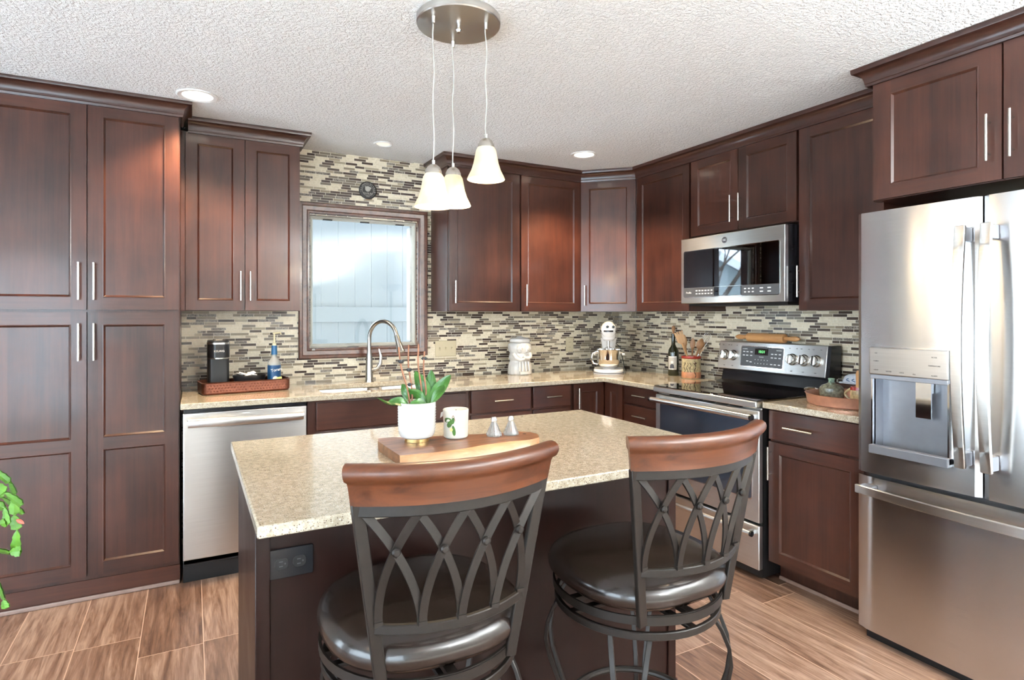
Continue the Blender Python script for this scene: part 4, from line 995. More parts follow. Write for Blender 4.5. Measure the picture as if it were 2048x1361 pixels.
    for a, c in zip(rings, rings[1:]):
        for i in range(len(cs)):
            j = (i+1) % len(cs); b.bm.faces.new([a[i], a[j], c[j], c[i]])
    b.bm.faces.new(rings[0][::-1]); b.bm.faces.new(rings[-1])
    b.out('crest_rail', 'rail', t, recalc=True, bevel=0.0)
    # legs: pairs of flat bars with an S bow
    prof = [(0.546, 0.205), (0.50, 0.232), (0.45, 0.252), (0.40, 0.258), (0.35, 0.250), (0.30, 0.232), (0.25, 0.212), (0.20, 0.200), (0.14, 0.203), (0.08, 0.222), (0.03, 0.248), (0.006, 0.262)]
    for q in range(4):
        a = PI/4+q*PI/2; rd = Vector((math.cos(a), math.sin(a), 0)); td = Vector((-math.sin(a), math.cos(a), 0))
        b = B()
        for s in (-1, 1):
            pts = [rd*r+td*s*(0.012+0.040*max(0, (z-0.22)/0.33)**1.2 if z > 0.22 else 0.012)+Vector((0, 0, z)) for z, r in prof]
            b.sweep(pts, flat(0.014, 0.010), up=rd)
        b.lathe([(0, 0), (0.018, 0), (0.016, 0.008), (0, 0.008)], rd*0.262, 14)
        b.out('leg', 'bronze', t, bevel=0.0015)
    b = B(); b.tube([(0.194*math.cos(2*PI*i/48), 0.194*math.sin(2*PI*i/48), 0.215) for i in range(48)], 0.010, 10, closed=True); b.out('foot_ring', 'bronze', t)
    return t
def copy_tree(o, parent=None):
    c = o.copy(); COL.objects.link(c); c.parent = parent
    for ch in list(o.children): copy_tree(ch, c)
    return c
s1 = stool()
s2 = copy_tree(s1)
s1.location = (-2.680, -2.602, 0); s1.rotation_euler = (0, 0, math.radians(-1.0)); s1['label'] = 'leather and metal bar stool at the island front, the left and nearer one'; s1['group'] = 'swivel bar stools at the island'
s2.location = (-2.045, -2.650, 0); s2.rotation_euler = (0, 0, math.radians(1)); s2['label'] = 'leather and metal bar stool at the right end of the island front, facing the range'; s2['group'] = 'swivel bar stools at the island'

# ------------------------------------------------------------------ island items
LX = Vector((math.cos(math.radians(28.35)), -math.sin(math.radians(28.35)), 0)); FW_ = Vector((math.sin(math.radians(28.35)), math.cos(math.radians(28.35)), 0))
ZI = 0.914
t = thing('cutting_board', 'live-edge walnut cutting board on the island under the orchid pot', 'cutting board', (0, 0, 0))
top = [(-2.640, -2.312), (-2.55, -2.322), (-2.45, -2.318), (-2.36, -2.300), (-2.27, -2.292), (-2.20, -2.302), (-2.150, -2.285), (-2.128, -2.24), (-2.130, -2.19), (-2.16, -2.165), (-2.26, -2.150), (-2.38, -2.120), (-2.50, -2.085), (-2.58, -2.050), (-2.630, -2.045), (-2.642, -2.10)]
b = B(); n = len(top); z0, z1 = ZI+0.0005, ZI+0.030
def off(i, k):
    x, y = top[i]; return (x, y-(0.018 if 0 < i < 6 else 0.0)*k)
r0 = [(off(i, 1)[0], off(i, 1)[1], z0) for i in range(n)]; r1 = [(off(i, 0.45)[0], off(i, 0.45)[1], z1-0.008) for i in range(n)]; r2 = [(*top[i], z1) for i in range(n)]
b.face(r2, 0); b.face(r0[::-1], 0)
for i in range(n):
    j = (i+1) % n; m = 1 if i < 6 else 0
    b.face([r0[i], r0[j], r1[j], r1[i]], m); b.face([r1[i], r1[j], r2[j], r2[i]], m)
b.out('board', ['board', 'sap'], t, merge=True)
b = B(); b.lathe([(0, 0), (0.007, 0), (0.007, 0.0004), (0, 0.0004)], (-2.165, -2.21, z1), 14); b.out('hang_hole', 'dark', t)
ZD = z1
# orchid
pc = Vector((-2.528, -2.140, ZD))
t = thing('potted_orchid', 'orchid with broad green leaves and bare stems in a white dimpled pot with gold foot', 'plant', pc)
b = B(); b.lathe([(0.0, 0.001), (0.040, 0.001), (0.040, 0.012), (0.0, 0.012)], (0,0,0), 40); b.out('pot_foot', 'gold', t)
b = B(); pr = [(0.0, 0.012), (0.044, 0.012), (0.053, 0.017), (0.0585, 0.028), (0.060, 0.045), (0.0615, 0.126), (0.0595, 0.128), (0.0575, 0.124), (0.055, 0.110), (0.0, 0.108)]
b.lathe(pr, (0,0,0), 64)
for j in range(9):
    for i in range(52):
        a = 2*PI*(i+0.5*(j % 2))/52; z = 0.038+j*0.009; r = 0.0598+0.0012*(z/0.11)
        p = Vector((r*math.cos(a), r*math.sin(a), z)); k = 0.0012; nn = Vector((math.cos(a), math.sin(a), 0)); tt = Vector((-math.sin(a), math.cos(a), 0))
        b.face([p-tt*0.0015, p+Vector((0, 0, -0.0015))+nn*k*0.4, p+tt*0.0015, p+nn*k]); b.face([p-tt*0.0015, p+nn*k, p+tt*0.0015, p+Vector((0, 0, 0.0015))+nn*k*0.4])
b.out('pot', 'ceramic', t)
b = B(); b.lathe([(0.0, 0.106), (0.054, 0.109), (0.03, 0.115), (0.0, 0.118)], (0,0,0), 24); b.out('bark', 'soil', t)
def leaf(parent, base, tip, width, bow=0.02, name='leaf', mat='leaf', nrm=None, n=12, fold=0.25):
    base, tip = Vector(base), Vector(tip); d = tip-base; ln = d.length; dn = d.normalized()
    side = dn.cross(nrm or Vector((FW_.x, FW_.y, 0.25))).normalized(); nn = side.cross(dn).normalized()
    b = B(); vs = []
    for i in range(n+1):
        u = i/n; w = width*(math.sin(PI*min(1, u**0.75*0.97+0.03)))**0.62*(0.45+0.55*min(1, u*2.2)); c = base+d*u+nn*bow*math.sin(PI*u)*1.0+Vector((0, 0, -0.25*bow*u*u))
        vs.append([c-side*w/2+nn*w*fold*0.5, c-side*w/4+nn*w*fold*0.12, c, c+side*w/4+nn*w*fold*0.12, c+side*w/2+nn*w*fold*0.5])
    th = nn*0.0011
    for off_, rev in ((th, 0), (-th, 1)):
        for i in range(n):
            for j in range(4):
                q = [vs[i][j]+off_, vs[i+1][j]+off_, vs[i+1][j+1]+off_, vs[i][j+1]+off_]
                b.face(q if rev else q[::-1])
    return b.out(name, mat, parent, merge=False, angle=2.5)
px = 0.00167
def LP(du, dv, f=0.0):   # pixel-like offsets from the pot rim centre turned into real local metres
    return LX*(du*px)+FW_*f+Vector((0, 0, 0.125-dv*px))
c0 = (-2, 4)
leaf(t, LP(20, 4, 0.0), LP(-5, -63, 0.015), 0.050, 0.016)
leaf(t, LP(21, 4, 0.01), LP(26, -64, 0.03), 0.044, 0.012)
leaf(t, LP(23, 4, 0.0), LP(65, -55, 0.02), 0.044, 0.014)
leaf(t, LP(28, 4, -0.01), LP(56, -38, -0.03), 0.030, 0.012)
leaf(t, LP(-17, -5, 0.0), LP(-75, -8, -0.02), 0.026, -0.020, nrm=Vector((0, -0.3, 1)))
leaf(t, LP(-18, -2, 0.01), LP(-31, -36, 0.02), 0.036, 0.008)
leaf(t, LP(-14, 3, -0.02), LP(-51, -7, -0.04), 0.032, 0.010, nrm=Vector((-0.4, -0.8, 0.6)))
leaf(t, LP(22, 4, -0.02), LP(-11, -2, -0.045), 0.032, 0.010, nrm=Vector((-0.3, -0.8, 0.6)))
leaf(t, LP(18, 2, 0.0), LP(-16, -27, -0.01), 0.034, 0.012)
for (du0, du1, dv1, f) in ((-14, -37, -108, 0.0), (-10, -19, -112, 0.015), (8, -1, -113, 0.03), (16, 10, -98, 0.04)):
    b = B(); p0, p1 = LP(du0, 3, f*0.3), LP(du1, dv1, f); b.tube([p0.lerp(p1, i/8)+LX*0.003*math.sin(i*0.9) for i in range(9)], 0.0028, 8, up=(1, 0, 0)); st = b.out('stake', 'stem', t)
for (du, dv, f) in ((-31, -80, 0.0), (11, -84, 0.04), (-16, -63, 0.01), (-14, -34, 0.01)):
    b = B(); c = LP(du, dv, f); b.lathe([(0.0, -0.007), (0.006, -0.005), (0.007, 0.0), (0.006, 0.005), (0.0, 0.007)], c, 10, sx=1.2); b.box(c+Vector((-0.011, -0.002, -0.002)), c+Vector((0.011, 0.002, 0.002))); b.out('clip', 'bplast', t)
# candle
t = thing('candle_jar', 'frosted candle jar printed with leaves and a small lemon on the cutting board', 'candle', (-2.395, -2.150, ZD))
b = B(); b.lathe([(0.0, 0.001), (0.036, 0.001), (0.040, 0.005), (0.043, 0.094), (0.041, 0.096), (0.039, 0.094), (0.0385, 0.084), (0.0, 0.084)], (0,0,0), 48); b.out('jar', 'wax', t)
b = B(); b.cyl((0, 0, 0.084), (0.001, 0, 0.094), 0.0008, n=6); b.out('wick', 'dark', t)
def on_jar(a_deg, z, r=0.0432, taper=0.03):   # angle measured from direction facing the camera, positive to the right
    a = math.radians(a_deg); d = -FW_*math.cos(a)+LX*math.sin(a); rr = 0.040+0.003*(z-0.005)/0.089+0.0006; return d*rr+Vector((0, 0, z)), d
def decal(parent, pts, mat, name, lift=0.0):
    b = B(); b.face([on_jar(a, z)[0]+on_jar(a, z)[1]*lift for a, z in pts]); return b.out(name, mat, parent)
def leafdecal(parent, a, z, sa, sz, rot, lift):
    pts = []
    for i in range(12):
        u = 2*PI*i/12; x = math.cos(u); y = math.sin(u)*0.55*(1-0.25*x); X = x*math.cos(rot)-y*math.sin(rot); Y = x*math.sin(rot)+y*math.cos(rot); pts.append((a+X*sa, z+Y*sz))
    decal(parent, pts, 'dleaf', 'printed_leaf', lift)
leafdecal(t, -34, 0.064, 20, 0.014, 0.2, 0.0002); leafdecal(t, -22, 0.052, 20, 0.015, 0.9, 0.0005); leafdecal(t, -8, 0.062, 14, 0.011, 1.3, 0.0008); leafdecal(t, -4, 0.030, 14, 0.018, 1.9, 0.0003)
decal(t, [(-15+7*math.cos(2*PI*i/14), 0.033+0.0062*math.sin(2*PI*i/14)) for i in range(14)], 'lemon', 'printed_lemon', 0.0012)
b = B(); b.tube([on_jar(-12+i*2.2, 0.070+0.010*math.sin(i*0.6))[0] for i in range(8)], 0.0008, 6); b.out('printed_stem', 'stem', t)
b = B()
for k_ in range(5):
    z = 0.066-k_*0.007; b.tube([on_jar(18+i*5, z)[0] for i in range(6)], 0.0004, 4)
b.out('printed_lines', 'signg', t)
# ribbon stub at the left rim
b = B(); p, d = on_jar(-88, 0.083); b.prism([(-0.003, 0.0), (0.004, 0.004), (0.003, -0.012), (-0.006, -0.018)], 0, 0.0012, 0, (), plane_map(p+d*0.0005-LX*0.003, LX, (0,0,1), -FW_)); b.out('label_tag', 'label', t)
# shakers
def shaker_pot():
    t = thing('glass_shaker', '', 'shaker', (0, 0, 0))
    b = B(); n = 20; pr = [(0.0, 0.001), (0.026, 0.001), (0.027, 0.006), (0.022, 0.018), (0.014, 0.036), (0.009, 0.047), (0.009, 0.052), (0.0, 0.052)]
    b.lathe(pr, (0,0,0), n)
    for v in b.bm.verts:
        a = math.atan2(v.co.y, v.co.x); i = round(a/(2*PI/n)); 
        if i % 2: v.co.x *= 0.90; v.co.y *= 0.90
    b.out('glass_body', 'cutglass', t, angle=0.15)
    b = B(); b.lathe([(0.0, 0.049), (0.0105, 0.049), (0.0110, 0.056), (0.0085, 0.064), (0.0, 0.067)], (0,0,0), 16); b.out('chrome_cap', 'chrome', t)
    return t
a = shaker_pot(); c = copy_tree(a)
a.location = (-2.272, -2.190, ZD); a['label'] = 'cut-glass shaker with chrome cap, the one nearer the candle'; a['group'] = 'salt and pepper shakers on the cutting board'
c.location = (-2.212, -2.200, ZD); c['label'] = 'cut-glass shaker with chrome cap, the one farther from the candle'; c['group'] = 'salt and pepper shakers on the cutting board'

# ------------------------------------------------------------------ left counter items
ZK = 0.9145
t = thing('serving_tray', 'oblong copper tray with embossed sides beside the pantry', 'tray', (-2.905, -0.248, ZK), math.radians(7))
b = B(); 
def tray_ring(ins, z): return [(x, y, z) for x, y in rrect(-0.232+ins, -0.10+ins, 0.232-ins, 0.10-ins, 0.03, 5)]
rings = [tray_ring(0.006, 0.0), tray_ring(0.0, 0.010), tray_ring(0.0, 0.062), tray_ring(-0.004, 0.066), tray_ring(0.003, 0.068), tray_ring(0.005, 0.010)]
for r0, r1 in zip(rings, rings[1:]):
    for i in range(len(r0)): j = (i+1) % len(r0); b.face([r0[i], r0[j], r1[j], r1[i]])
b.face(rings[0][::-1]); b.face(rings[-1])
for j in range(3):
    for i in range(26):
        x = -0.205+i*0.0160+(0.008 if j % 2 else 0); z = 0.020+j*0.015
        if abs(x) < 0.006 or x > 0.207: continue
        s = 1 if j % 2 else -1; c = Vector((x, -0.1001, z)); 
        pts = [c+Vector((-0.006, 0, -0.003*s)), c+Vector((0, 0, -0.004)), c+Vector((0.006, 0, 0.003*s)), c+Vector((0, 0, 0.004))]
        pk = c+Vector((0, -0.0022, 0))
        for q_ in range(4): b.face([pts[q_], pts[(q_+1) % 4], pk])
b.box((-0.001, -0.1015, 0.004), (0.001, -0.1, 0.066))
b.out('tray_body', 'coppert', t, angle=0.4)
ZTy = ZK+0.0112
t = thing('coffee_maker', 'slim black single-serve coffee maker standing in the copper tray', 'coffee maker', (-3.040, -0.232, ZTy), math.radians(2))
b = B(); b.prism(rrect(-0.054, -0.05, 0.054, 0.062, 0.02), 0, 0.185); b.out('column', 'bplast', t, bevel=0.002)
b = B(); b.prism(rrect(-0.057, -0.072, 0.057, 0.066, 0.045, 8), 0.186, 0.262); hd = b.out('brew_head', 'bgloss', t, bevel=0.002)
b = B(); b.prism(rrect(-0.058, -0.073, 0.058, 0.067, 0.045, 8), 0.262, 0.272); b.out('silver_band', 'nickel', hd)
b = B(); b.prism(rrect(-0.055, -0.070, 0.055, 0.064, 0.043, 8), 0.272, 0.284); b.out('lid', 'bplast', hd, bevel=0.003)
b = B(); b.prism(rrect(-0.030, -0.066, 0.030, -0.010, 0.02, 6), 0.284, 0.289); b.out('lid_handle', 'nickel', hd, bevel=0.002)
text('brand_lettering', 'KEURIG', 0.0150, 'ink', hd, TF(0, -0.0728, 0.224), space=1.05)
b = B(); b.sweep([(0.052*math.cos(PI+PI*i/14), -0.025+0.050*math.sin(PI+PI*i/14), 0.184) for i in range(15)], [(-0.002, -0.003), (0.002, -0.003), (0.002, 0.003), (-0.002, 0.003)]); b.out('chrome_rim', 'nickel', t)
b = B(); b.prism(rrect(-0.052, -0.080, 0.052, 0.05, 0.02), 0.0, 0.012); b.out('drip_base', 'bplast', t)
# bowl with packets
t = thing('black_bowl', 'black oval bowl filled with packets in the copper tray', 'bowl', (-2.880, -0.262, ZTy))
b = B(); b.lathe([(0.0, 0.002), (0.052, 0.002), (0.068, 0.020), (0.090, 0.082), (0.087, 0.083), (0.064, 0.022), (0.048, 0.008), (0.0, 0.008)], (0,0,0), 40, sy=0.78); b.out('bowl', 'bplast', t)
pk0 = None
for i in range(14):
    a = random.random()*2*PI; r = 0.066*math.sqrt(random.random())
    if pk0 is None:
        b = B(); b.prism([(-0.020, -0.014), (0.020, -0.014), (0.022, 0.0), (0.020, 0.014), (-0.020, 0.014), (-0.018, 0.0)], -0.003, 0.003); pk0 = b.out('sweetener_packet', 'foil', None, bevel=0.0025); o = pk0
    else: o = pk0.copy(); COL.objects.link(o)
    tag(o, 'small white paper packet piled in the black bowl', 'packet', 'white packets in the black bowl')
    o.location = (-2.880+r*0.85*math.cos(a), -0.262+r*0.62*math.sin(a), ZTy+0.072+0.005*(i % 5)); o.rotation_euler = (random.uniform(-.5, .5), random.uniform(-.5, .5), random.random()*3)
# syrup bottle
t = thing('syrup_bottle', 'clear syrup bottle with blue label, blue cap and cream pump', 'bottle', (-2.742, -0.225, ZTy), math.radians(12))
b = B(); b.lathe([(0.0, 0.001), (0.034, 0.001), (0.037, 0.006), (0.037, 0.138), (0.034, 0.150), (0.020, 0.170), (0.014, 0.180), (0.014, 0.195), (0.0, 0.195)], (0,0,0), 32); b.out('bottle', 'syrup', t)
b = B(); b.lathe([(0.0373, 0.006), (0.0378, 0.006), (0.0378, 0.130), (0.0373, 0.130)], (0,0,0), 32); lb = b.out('label', 'blue', t)
b = B(); b.lathe([(0.0, 0.192), (0.017, 0.192), (0.0155, 0.245), (0.0, 0.245)], (0,0,0), 24); b.out('cap', 'bluecap', t)
b = B(); b.lathe([(0.0, 0.245), (0.012, 0.245), (0.012, 0.257), (0.006, 0.262), (0.0045, 0.315), (0.0, 0.315)], (0,0,0), 16); b.cyl((-0.008, 0, 0.318), (0.036, 0, 0.321), 0.0055, n=10); b.cyl((0.036, 0, 0.321), (0.040, 0, 0.309), 0.004, n=10); b.out('pump', 'pump', t)
b = B(); b.prism([(0.0, 0.045), (0.018, 0.040), (0.034, 0.045), (0.034, 0.062), (0.0, 0.060)], 0, 0.0008, 0, (), plane_map((-0.003, -0.0376, 0), (1,0,0), (0,0,1), (0,-1,0))); b.out('yellow_patch', 'lemon', lb)
b = B(); b.lathe([(0, 0), (0.015, 0), (0.015, 0.0012), (0, 0.0012)], (0,0,0), 20); b.out('round_picture', 'label', lb, loc=(-0.006, -0.0372, 0.052), rot=(PI/2, 0, 0))
text('brand_lettering', 'Torani', 0.024, 'ink', lb, TF(0, -0.0390, 0.104) @ Matrix.Rotation(0.15, 4, 'Z'), ext=0.0006)
text('flavour_lettering', 'VANILLA BEAN', 0.0085, 'ink', lb, TF(0, -0.0390, 0.018), ext=0.0006)

# ------------------------------------------------------------------ back counter items
t = thing('cookie_jar', 'white ceramic figural cookie jar on the worktop between switch plate and outlet', 'jar', (-1.045, -0.165, ZK), math.radians(-6))
b = B(); pr = [(0.0, 0.0), (0.086, 0.0), (0.090, 0.008), (0.088, 0.060), (0.082, 0.085), (0.074, 0.100), (0.080, 0.112), (0.083, 0.130), (0.076, 0.148), (0.073, 0.158), (0.084, 0.172), (0.090, 0.195), (0.086, 0.222), (0.072, 0.234), (0.0, 0.234)]
n = 72; rings = []
for r, z in pr:
    ring = []
    for i in range(n):
        a = 2*PI*i/n; k = 1.0
        if 0.005 < z < 0.09: k = 1+0.030*math.cos(a*16)*(1-z/0.12)
        if 0.16 < z < 0.23: k = 1+0.012*math.cos(a*9)
        ring.append((r*k*math.cos(a), r*k*0.85*math.sin(a), z))
    rings.append(ring)
for r0, r1 in zip(rings[1:], rings[2:-1]):
    for i in range(n): j = (i+1) % n; b.face([r0[i], r0[j], r1[j], r1[i]])
b.face(rings[1][::-1]); b.face(rings[-2])
body = b.out('body', 'ceramic', t, merge=True, angle=1.2)
b = B()   # two modelled faces and folded arms
for x in (-0.026, 0.030):
    b.lathe([(0, -0.030), (0.018, -0.022), (0.027, -0.004), (0.026, 0.012), (0.016, 0.026), (0, 0.031)], (x, -0.058, 0.188), 20, sy=0.9)
    b.lathe([(0, -0.006), (0.005, -0.003), (0.005, 0.003), (0, 0.006)], (x, -0.084, 0.186), 10)
    for s in (-1, 1): b.lathe([(0, -0.003), (0.0035, 0), (0, 0.003)], (x+s*0.009, -0.081, 0.194), 8)
    b.lathe([(0, -0.002), (0.007, 0), (0, 0.002)], (x, -0.081, 0.174), 8, sx=1.2)
b.tube([(-0.064, -0.040, 0.150), (-0.056, -0.066, 0.125), (-0.030, -0.078, 0.108), (0.005, -0.080, 0.118)], 0.013, 10, scales=[1.2, 1.1, 1.0, 0.7])
b.tube([(0.064, -0.040, 0.150), (0.056, -0.066, 0.130), (0.036, -0.078, 0.120), (-0.008, -0.078, 0.130)], 0.013, 10, scales=[1.2, 1.1, 1.0, 0.7])
for x in (-0.035, -0.012, 0.012, 0.035): b.tube([(x, -0.074, 0.098), (x*1.1, -0.081, 0.055), (x*1.15, -0.083, 0.028)], 0.006, 8)
b.box((-0.034, -0.086, 0.006), (0.034, -0.070, 0.026))
b.out('relief_figures', 'ceramic', t, angle=1.2)
b = B(); b.lathe([(0.0, 0.235), (0.074, 0.235), (0.078, 0.242), (0.076, 0.258), (0.062, 0.268), (0.026, 0.272), (0.022, 0.278), (0.0, 0.280)], (0,0,0), 48, sy=0.87); b.out('lid', 'ceramic', t)

# stand mixer, turned to the camera
t = thing('stand_mixer', 'white stand mixer with stuck-on round eyes and steel bowl in the corner', 'mixer', (-0.415, -0.405, ZK), -PI/4+math.radians(7))
b = B(); b.prism(rrect(-0.112, -0.165, 0.112, 0.165, 0.095, 10), 0, 0.012, 0); b.prism(rrect(-0.108, -0.161, 0.108, 0.161, 0.092, 10), 0.012, 0.036, 0); b.out('base', 'enamel', t, bevel=0.006, seg=3)
b = B(); b.prism(rrect(-0.113, -0.166, 0.113, 0.166, 0.096, 10), 0.0088, 0.0125); b.out('base_seam', 'gplast', t)
b = B(); rings = []
for (z, hw, y0, y1) in ((0.034, 0.062, 0.040, 0.150), (0.08, 0.050, 0.050, 0.145), (0.16, 0.046, 0.052, 0.140), (0.22, 0.055, 0.035, 0.140), (0.262, 0.060, 0.00, 0.140)):
    rings.append([(x, y, z) for x, y in rrect(-hw, y0, hw, y1, 0.035, 5)])
for r0, r1 in zip(rings, rings[1:]):
    for i in range(len(r0)): j = (i+1) % len(r0); b.face([r0[i], r0[j], r1[j], r1[i]])
b.face(rings[0][::-1]); b.face(rings[-1]); b.out('neck', 'enamel', t, merge=True, angle=1.0)
b = B(); rings = []
for i in range(19):   # motor head along y
    u = i/18; y = -0.150+0.33*u; r = 0.064*(max(0.0, 1-abs(2*u-0.92)**3.6))**0.5 if 0 < u < 1 else 0.0
    r = max(r, 0.002); rings.append([(r*0.92*math.cos(2*PI*k/28), y, 0.322+r*1.05*math.sin(2*PI*k/28)+0.006*u) for k in range(28)])
for r0, r1 in zip(rings, rings[1:]):
    for i in range(28): j = (i+1) % 28; b.face([r0[i], r0[j], r1[j], r1[i]])
b.face(rings[0][::-1]); b.face(rings[-1]); hd = b.out('motor_head', 'enamel', t, merge=True, recalc=True, angle=1.4)
b = B(); pts = []
for i in range(25):
    a = PI*(1+i/24); pts.append((0.062*math.cos(a), -0.030+0.122*math.sin(a)*1.0, 0.318))
b.sweep(pts, [(-0.0025, -0.006), (0.0025, -0.006), (0.0025, 0.006), (-0.0025, 0.006)]); b.out('trim_band', 'bgloss', hd)
b = B(); b.lathe([(0.0, 0.0), (0.030, 0.0), (0.046, 0.012), (0.052, 0.040), (0.050, 0.060), (0.0, 0.060)], (0, -0.075, 0.245), 28); b.out('planetary_hub', 'enamel', hd)
for x in (-0.008, 0.034):
    b = B(); b.lathe([(0.0, 0.0), (0.016, 0.0), (0.016, 0.004), (0.010, 0.008), (0.0, 0.009)], (x, -0.142+abs(x-0.010)*0.25, 0.350), 20, rot=Matrix.Rotation(PI/2, 3, 'X')); ey = b.out('googly_eye', 'ceramic', hd)
    b = B(); b.lathe([(0.0, 0.0), (0.010, 0.0), (0.010, 0.010), (0.0, 0.0115)], (x+0.001, -0.1425+abs(x-0.010)*0.25, 0.350), 18, rot=Matrix.Rotation(PI/2, 3, 'X')); b.out('pupil', 'eye', ey)
b = B(); b.cyl((0, -0.055, 0.20), (0, -0.055, 0.25), 0.011, n=14); b.cyl((0, -0.055, 0.14), (0, -0.055, 0.20), 0.006, n=10)
for s in (-1, 1): b.tube([(0, -0.055, 0.205), (s*0.028, -0.055, 0.185), (s*0.040, -0.055, 0.14), (s*0.02, -0.055, 0.10), (0, -0.055, 0.085)], 0.004, 8, up=(0, 1, 0))
b.out('beater', 'nickel', t)
b = B(); b.lathe([(0.0, 0.036), (0.048, 0.036), (0.050, 0.044), (0.070, 0.055), (0.090, 0.080), (0.098, 0.115), (0.098, 0.176), (0.101, 0.180), (0.097, 0.181), (0.094, 0.115), (0.086, 0.083), (0.05, 0.060), (0.0, 0.058)], (0, -0.055, 0), 48, sx=0.90, sy=0.9); bw = b.out('mixing_bowl', 'chrome', t)
b = B(); b.tube([(-0.088, -0.062, 0.165), (-0.118, -0.072, 0.150), (-0.126, -0.076, 0.110), (-0.110, -0.070, 0.075), (-0.080, -0.062, 0.072)], 0.006, 10, scales=[1, 1.2, 1.3, 1.1, 0.9], up=(0, 1, 0)); b.out('bowl_handle', 'chrome', bw)
b = B()
for s in (-1, 1):
    b.tube([(s*0.050, 0.07, 0.155), (s*0.095, 0.02, 0.150), (s*0.104, -0.05, 0.146)], 0.008, 8); b.lathe([(0, -0.008), (0.008, -0.004), (0.008, 0.004), (0, 0.008)], (s*0.112, -0.055, 0.146), 10, axis='x')
b.out('bowl_arms', 'enamel', t)
b = B(); b.tube([(0.05, 0.13, 0.22), (0.085, 0.14, 0.19), (0.10, 0.12, 0.13), (0.115, 0.10, 0.05), (0.13, 0.16, 0.008)], 0.003, 6); b.out('power_cord', 'bplast', t)

# wine bottle
t = thing('wine_bottle', 'dark wine bottle with portrait label and wooden stopper left of the utensil crock', 'bottle', (-0.118, -0.775, ZK), math.radians(-52))
b = B(); b.lathe([(0.0, 0.001), (0.036, 0.001), (0.038, 0.006), (0.038, 0.165), (0.034, 0.188), (0.018, 0.212), (0.0140, 0.225), (0.0140, 0.288), (0.0155, 0.290), (0.0155, 0.300), (0.0, 0.300)], (0,0,0), 32); b.out('bottle', 'gglass', t)
b = B(); b.lathe([(0.0, 0.296), (0.009, 0.300), (0.007, 0.312), (0.012, 0.330), (0.0135, 0.342), (0.009, 0.356), (0.0, 0.360)], (0,0,0), 16); b.out('wooden_stopper', 'utens2', t)
def cyl_patch(name, mat, parent, r, a0, a1, z0, z1, n=10):
    b = B(); b.grid(lambda u, v: (r*math.sin(a0+(a1-a0)*u), -r*math.cos(a0+(a1-a0)*u), z0+(z1-z0)*v), n, 1); return b.out(name, mat, parent)
lb = cyl_patch('label', 'label', t, 0.0385, -0.95, 0.75, 0.045, 0.140)
cyl_patch('label_picture', 'signg', lb, 0.0390, -0.85, 0.65, 0.052, 0.132)
b = B(); b.lathe([(0, 0), (0.010, 0), (0.009, 0.0012), (0, 0.0015)], (0,0,0), 16); b.out('portrait', 'label', lb, loc=(-0.004, -0.0388, 0.098), rot=(PI/2, 0, 0))
b = B(); b.prism([(-0.020, 0.055), (0.012, 0.055), (0.008, 0.080), (-0.004, 0.088), (-0.016, 0.080)], 0, 0.0015, 0, (), plane_map((0, -0.0384, 0), (1,0,0), (0,0,1), (0,-1,0))); b.out('portrait_body', 'dink', lb)

# crock and utensils
CR = Vector((-0.135, -0.965, ZK))
t = thing('utensil_crock', 'glazed stoneware crock with red rim holding utensils beside the range', 'crock', CR, math.radians(-55))
b = B(); b.lathe([(0.0, 0.0), (0.060, 0.0), (0.064, 0.006), (0.064, 0.140), (0.067, 0.150), (0.062, 0.152), (0.058, 0.146), (0.057, 0.012), (0.0, 0.010)], (0,0,0), 40); b.out('crock_body', 'tan', t)
b = B(); b.lathe([(0.0645, 0.136), (0.0655, 0.138), (0.0685, 0.147), (0.0670, 0.1535), (0.0600, 0.1535), (0.0580, 0.145), (0.0645, 0.136)], (0,0,0), 40); b.out('red_rim', 'red', t)
b = B(); b.lathe([(0.0645, 0.004), (0.0652, 0.006), (0.0652, 0.042), (0.0645, 0.046), (0.0645, 0.004)], (0,0,0), 40); b.out('terracotta_base', 'terra', t)
b = B()
b.tube([(0.035*1+0.005*math.sin(i*1.2), -math.sqrt(0.0655**2-(0.035+0.005*math.sin(i*1.2))**2), 0.010+i*0.011) for i in range(10)], 0.0028, 8)
b.lathe([(0, -0.010), (0.014, 0), (0, 0.010)], (0.034, -0.056, 0.108), 12, sy=0.5)
for i in range(3): b.tube([(-0.035+i*0.02+0.006*math.sin(k*1.4+i), -math.sqrt(0.0655**2-(-0.035+i*0.02+0.006*math.sin(k*1.4+i))**2), 0.045+k*0.011) for k in range(7)], 0.0018, 6)
b.out('vine_relief', 'vine', t)
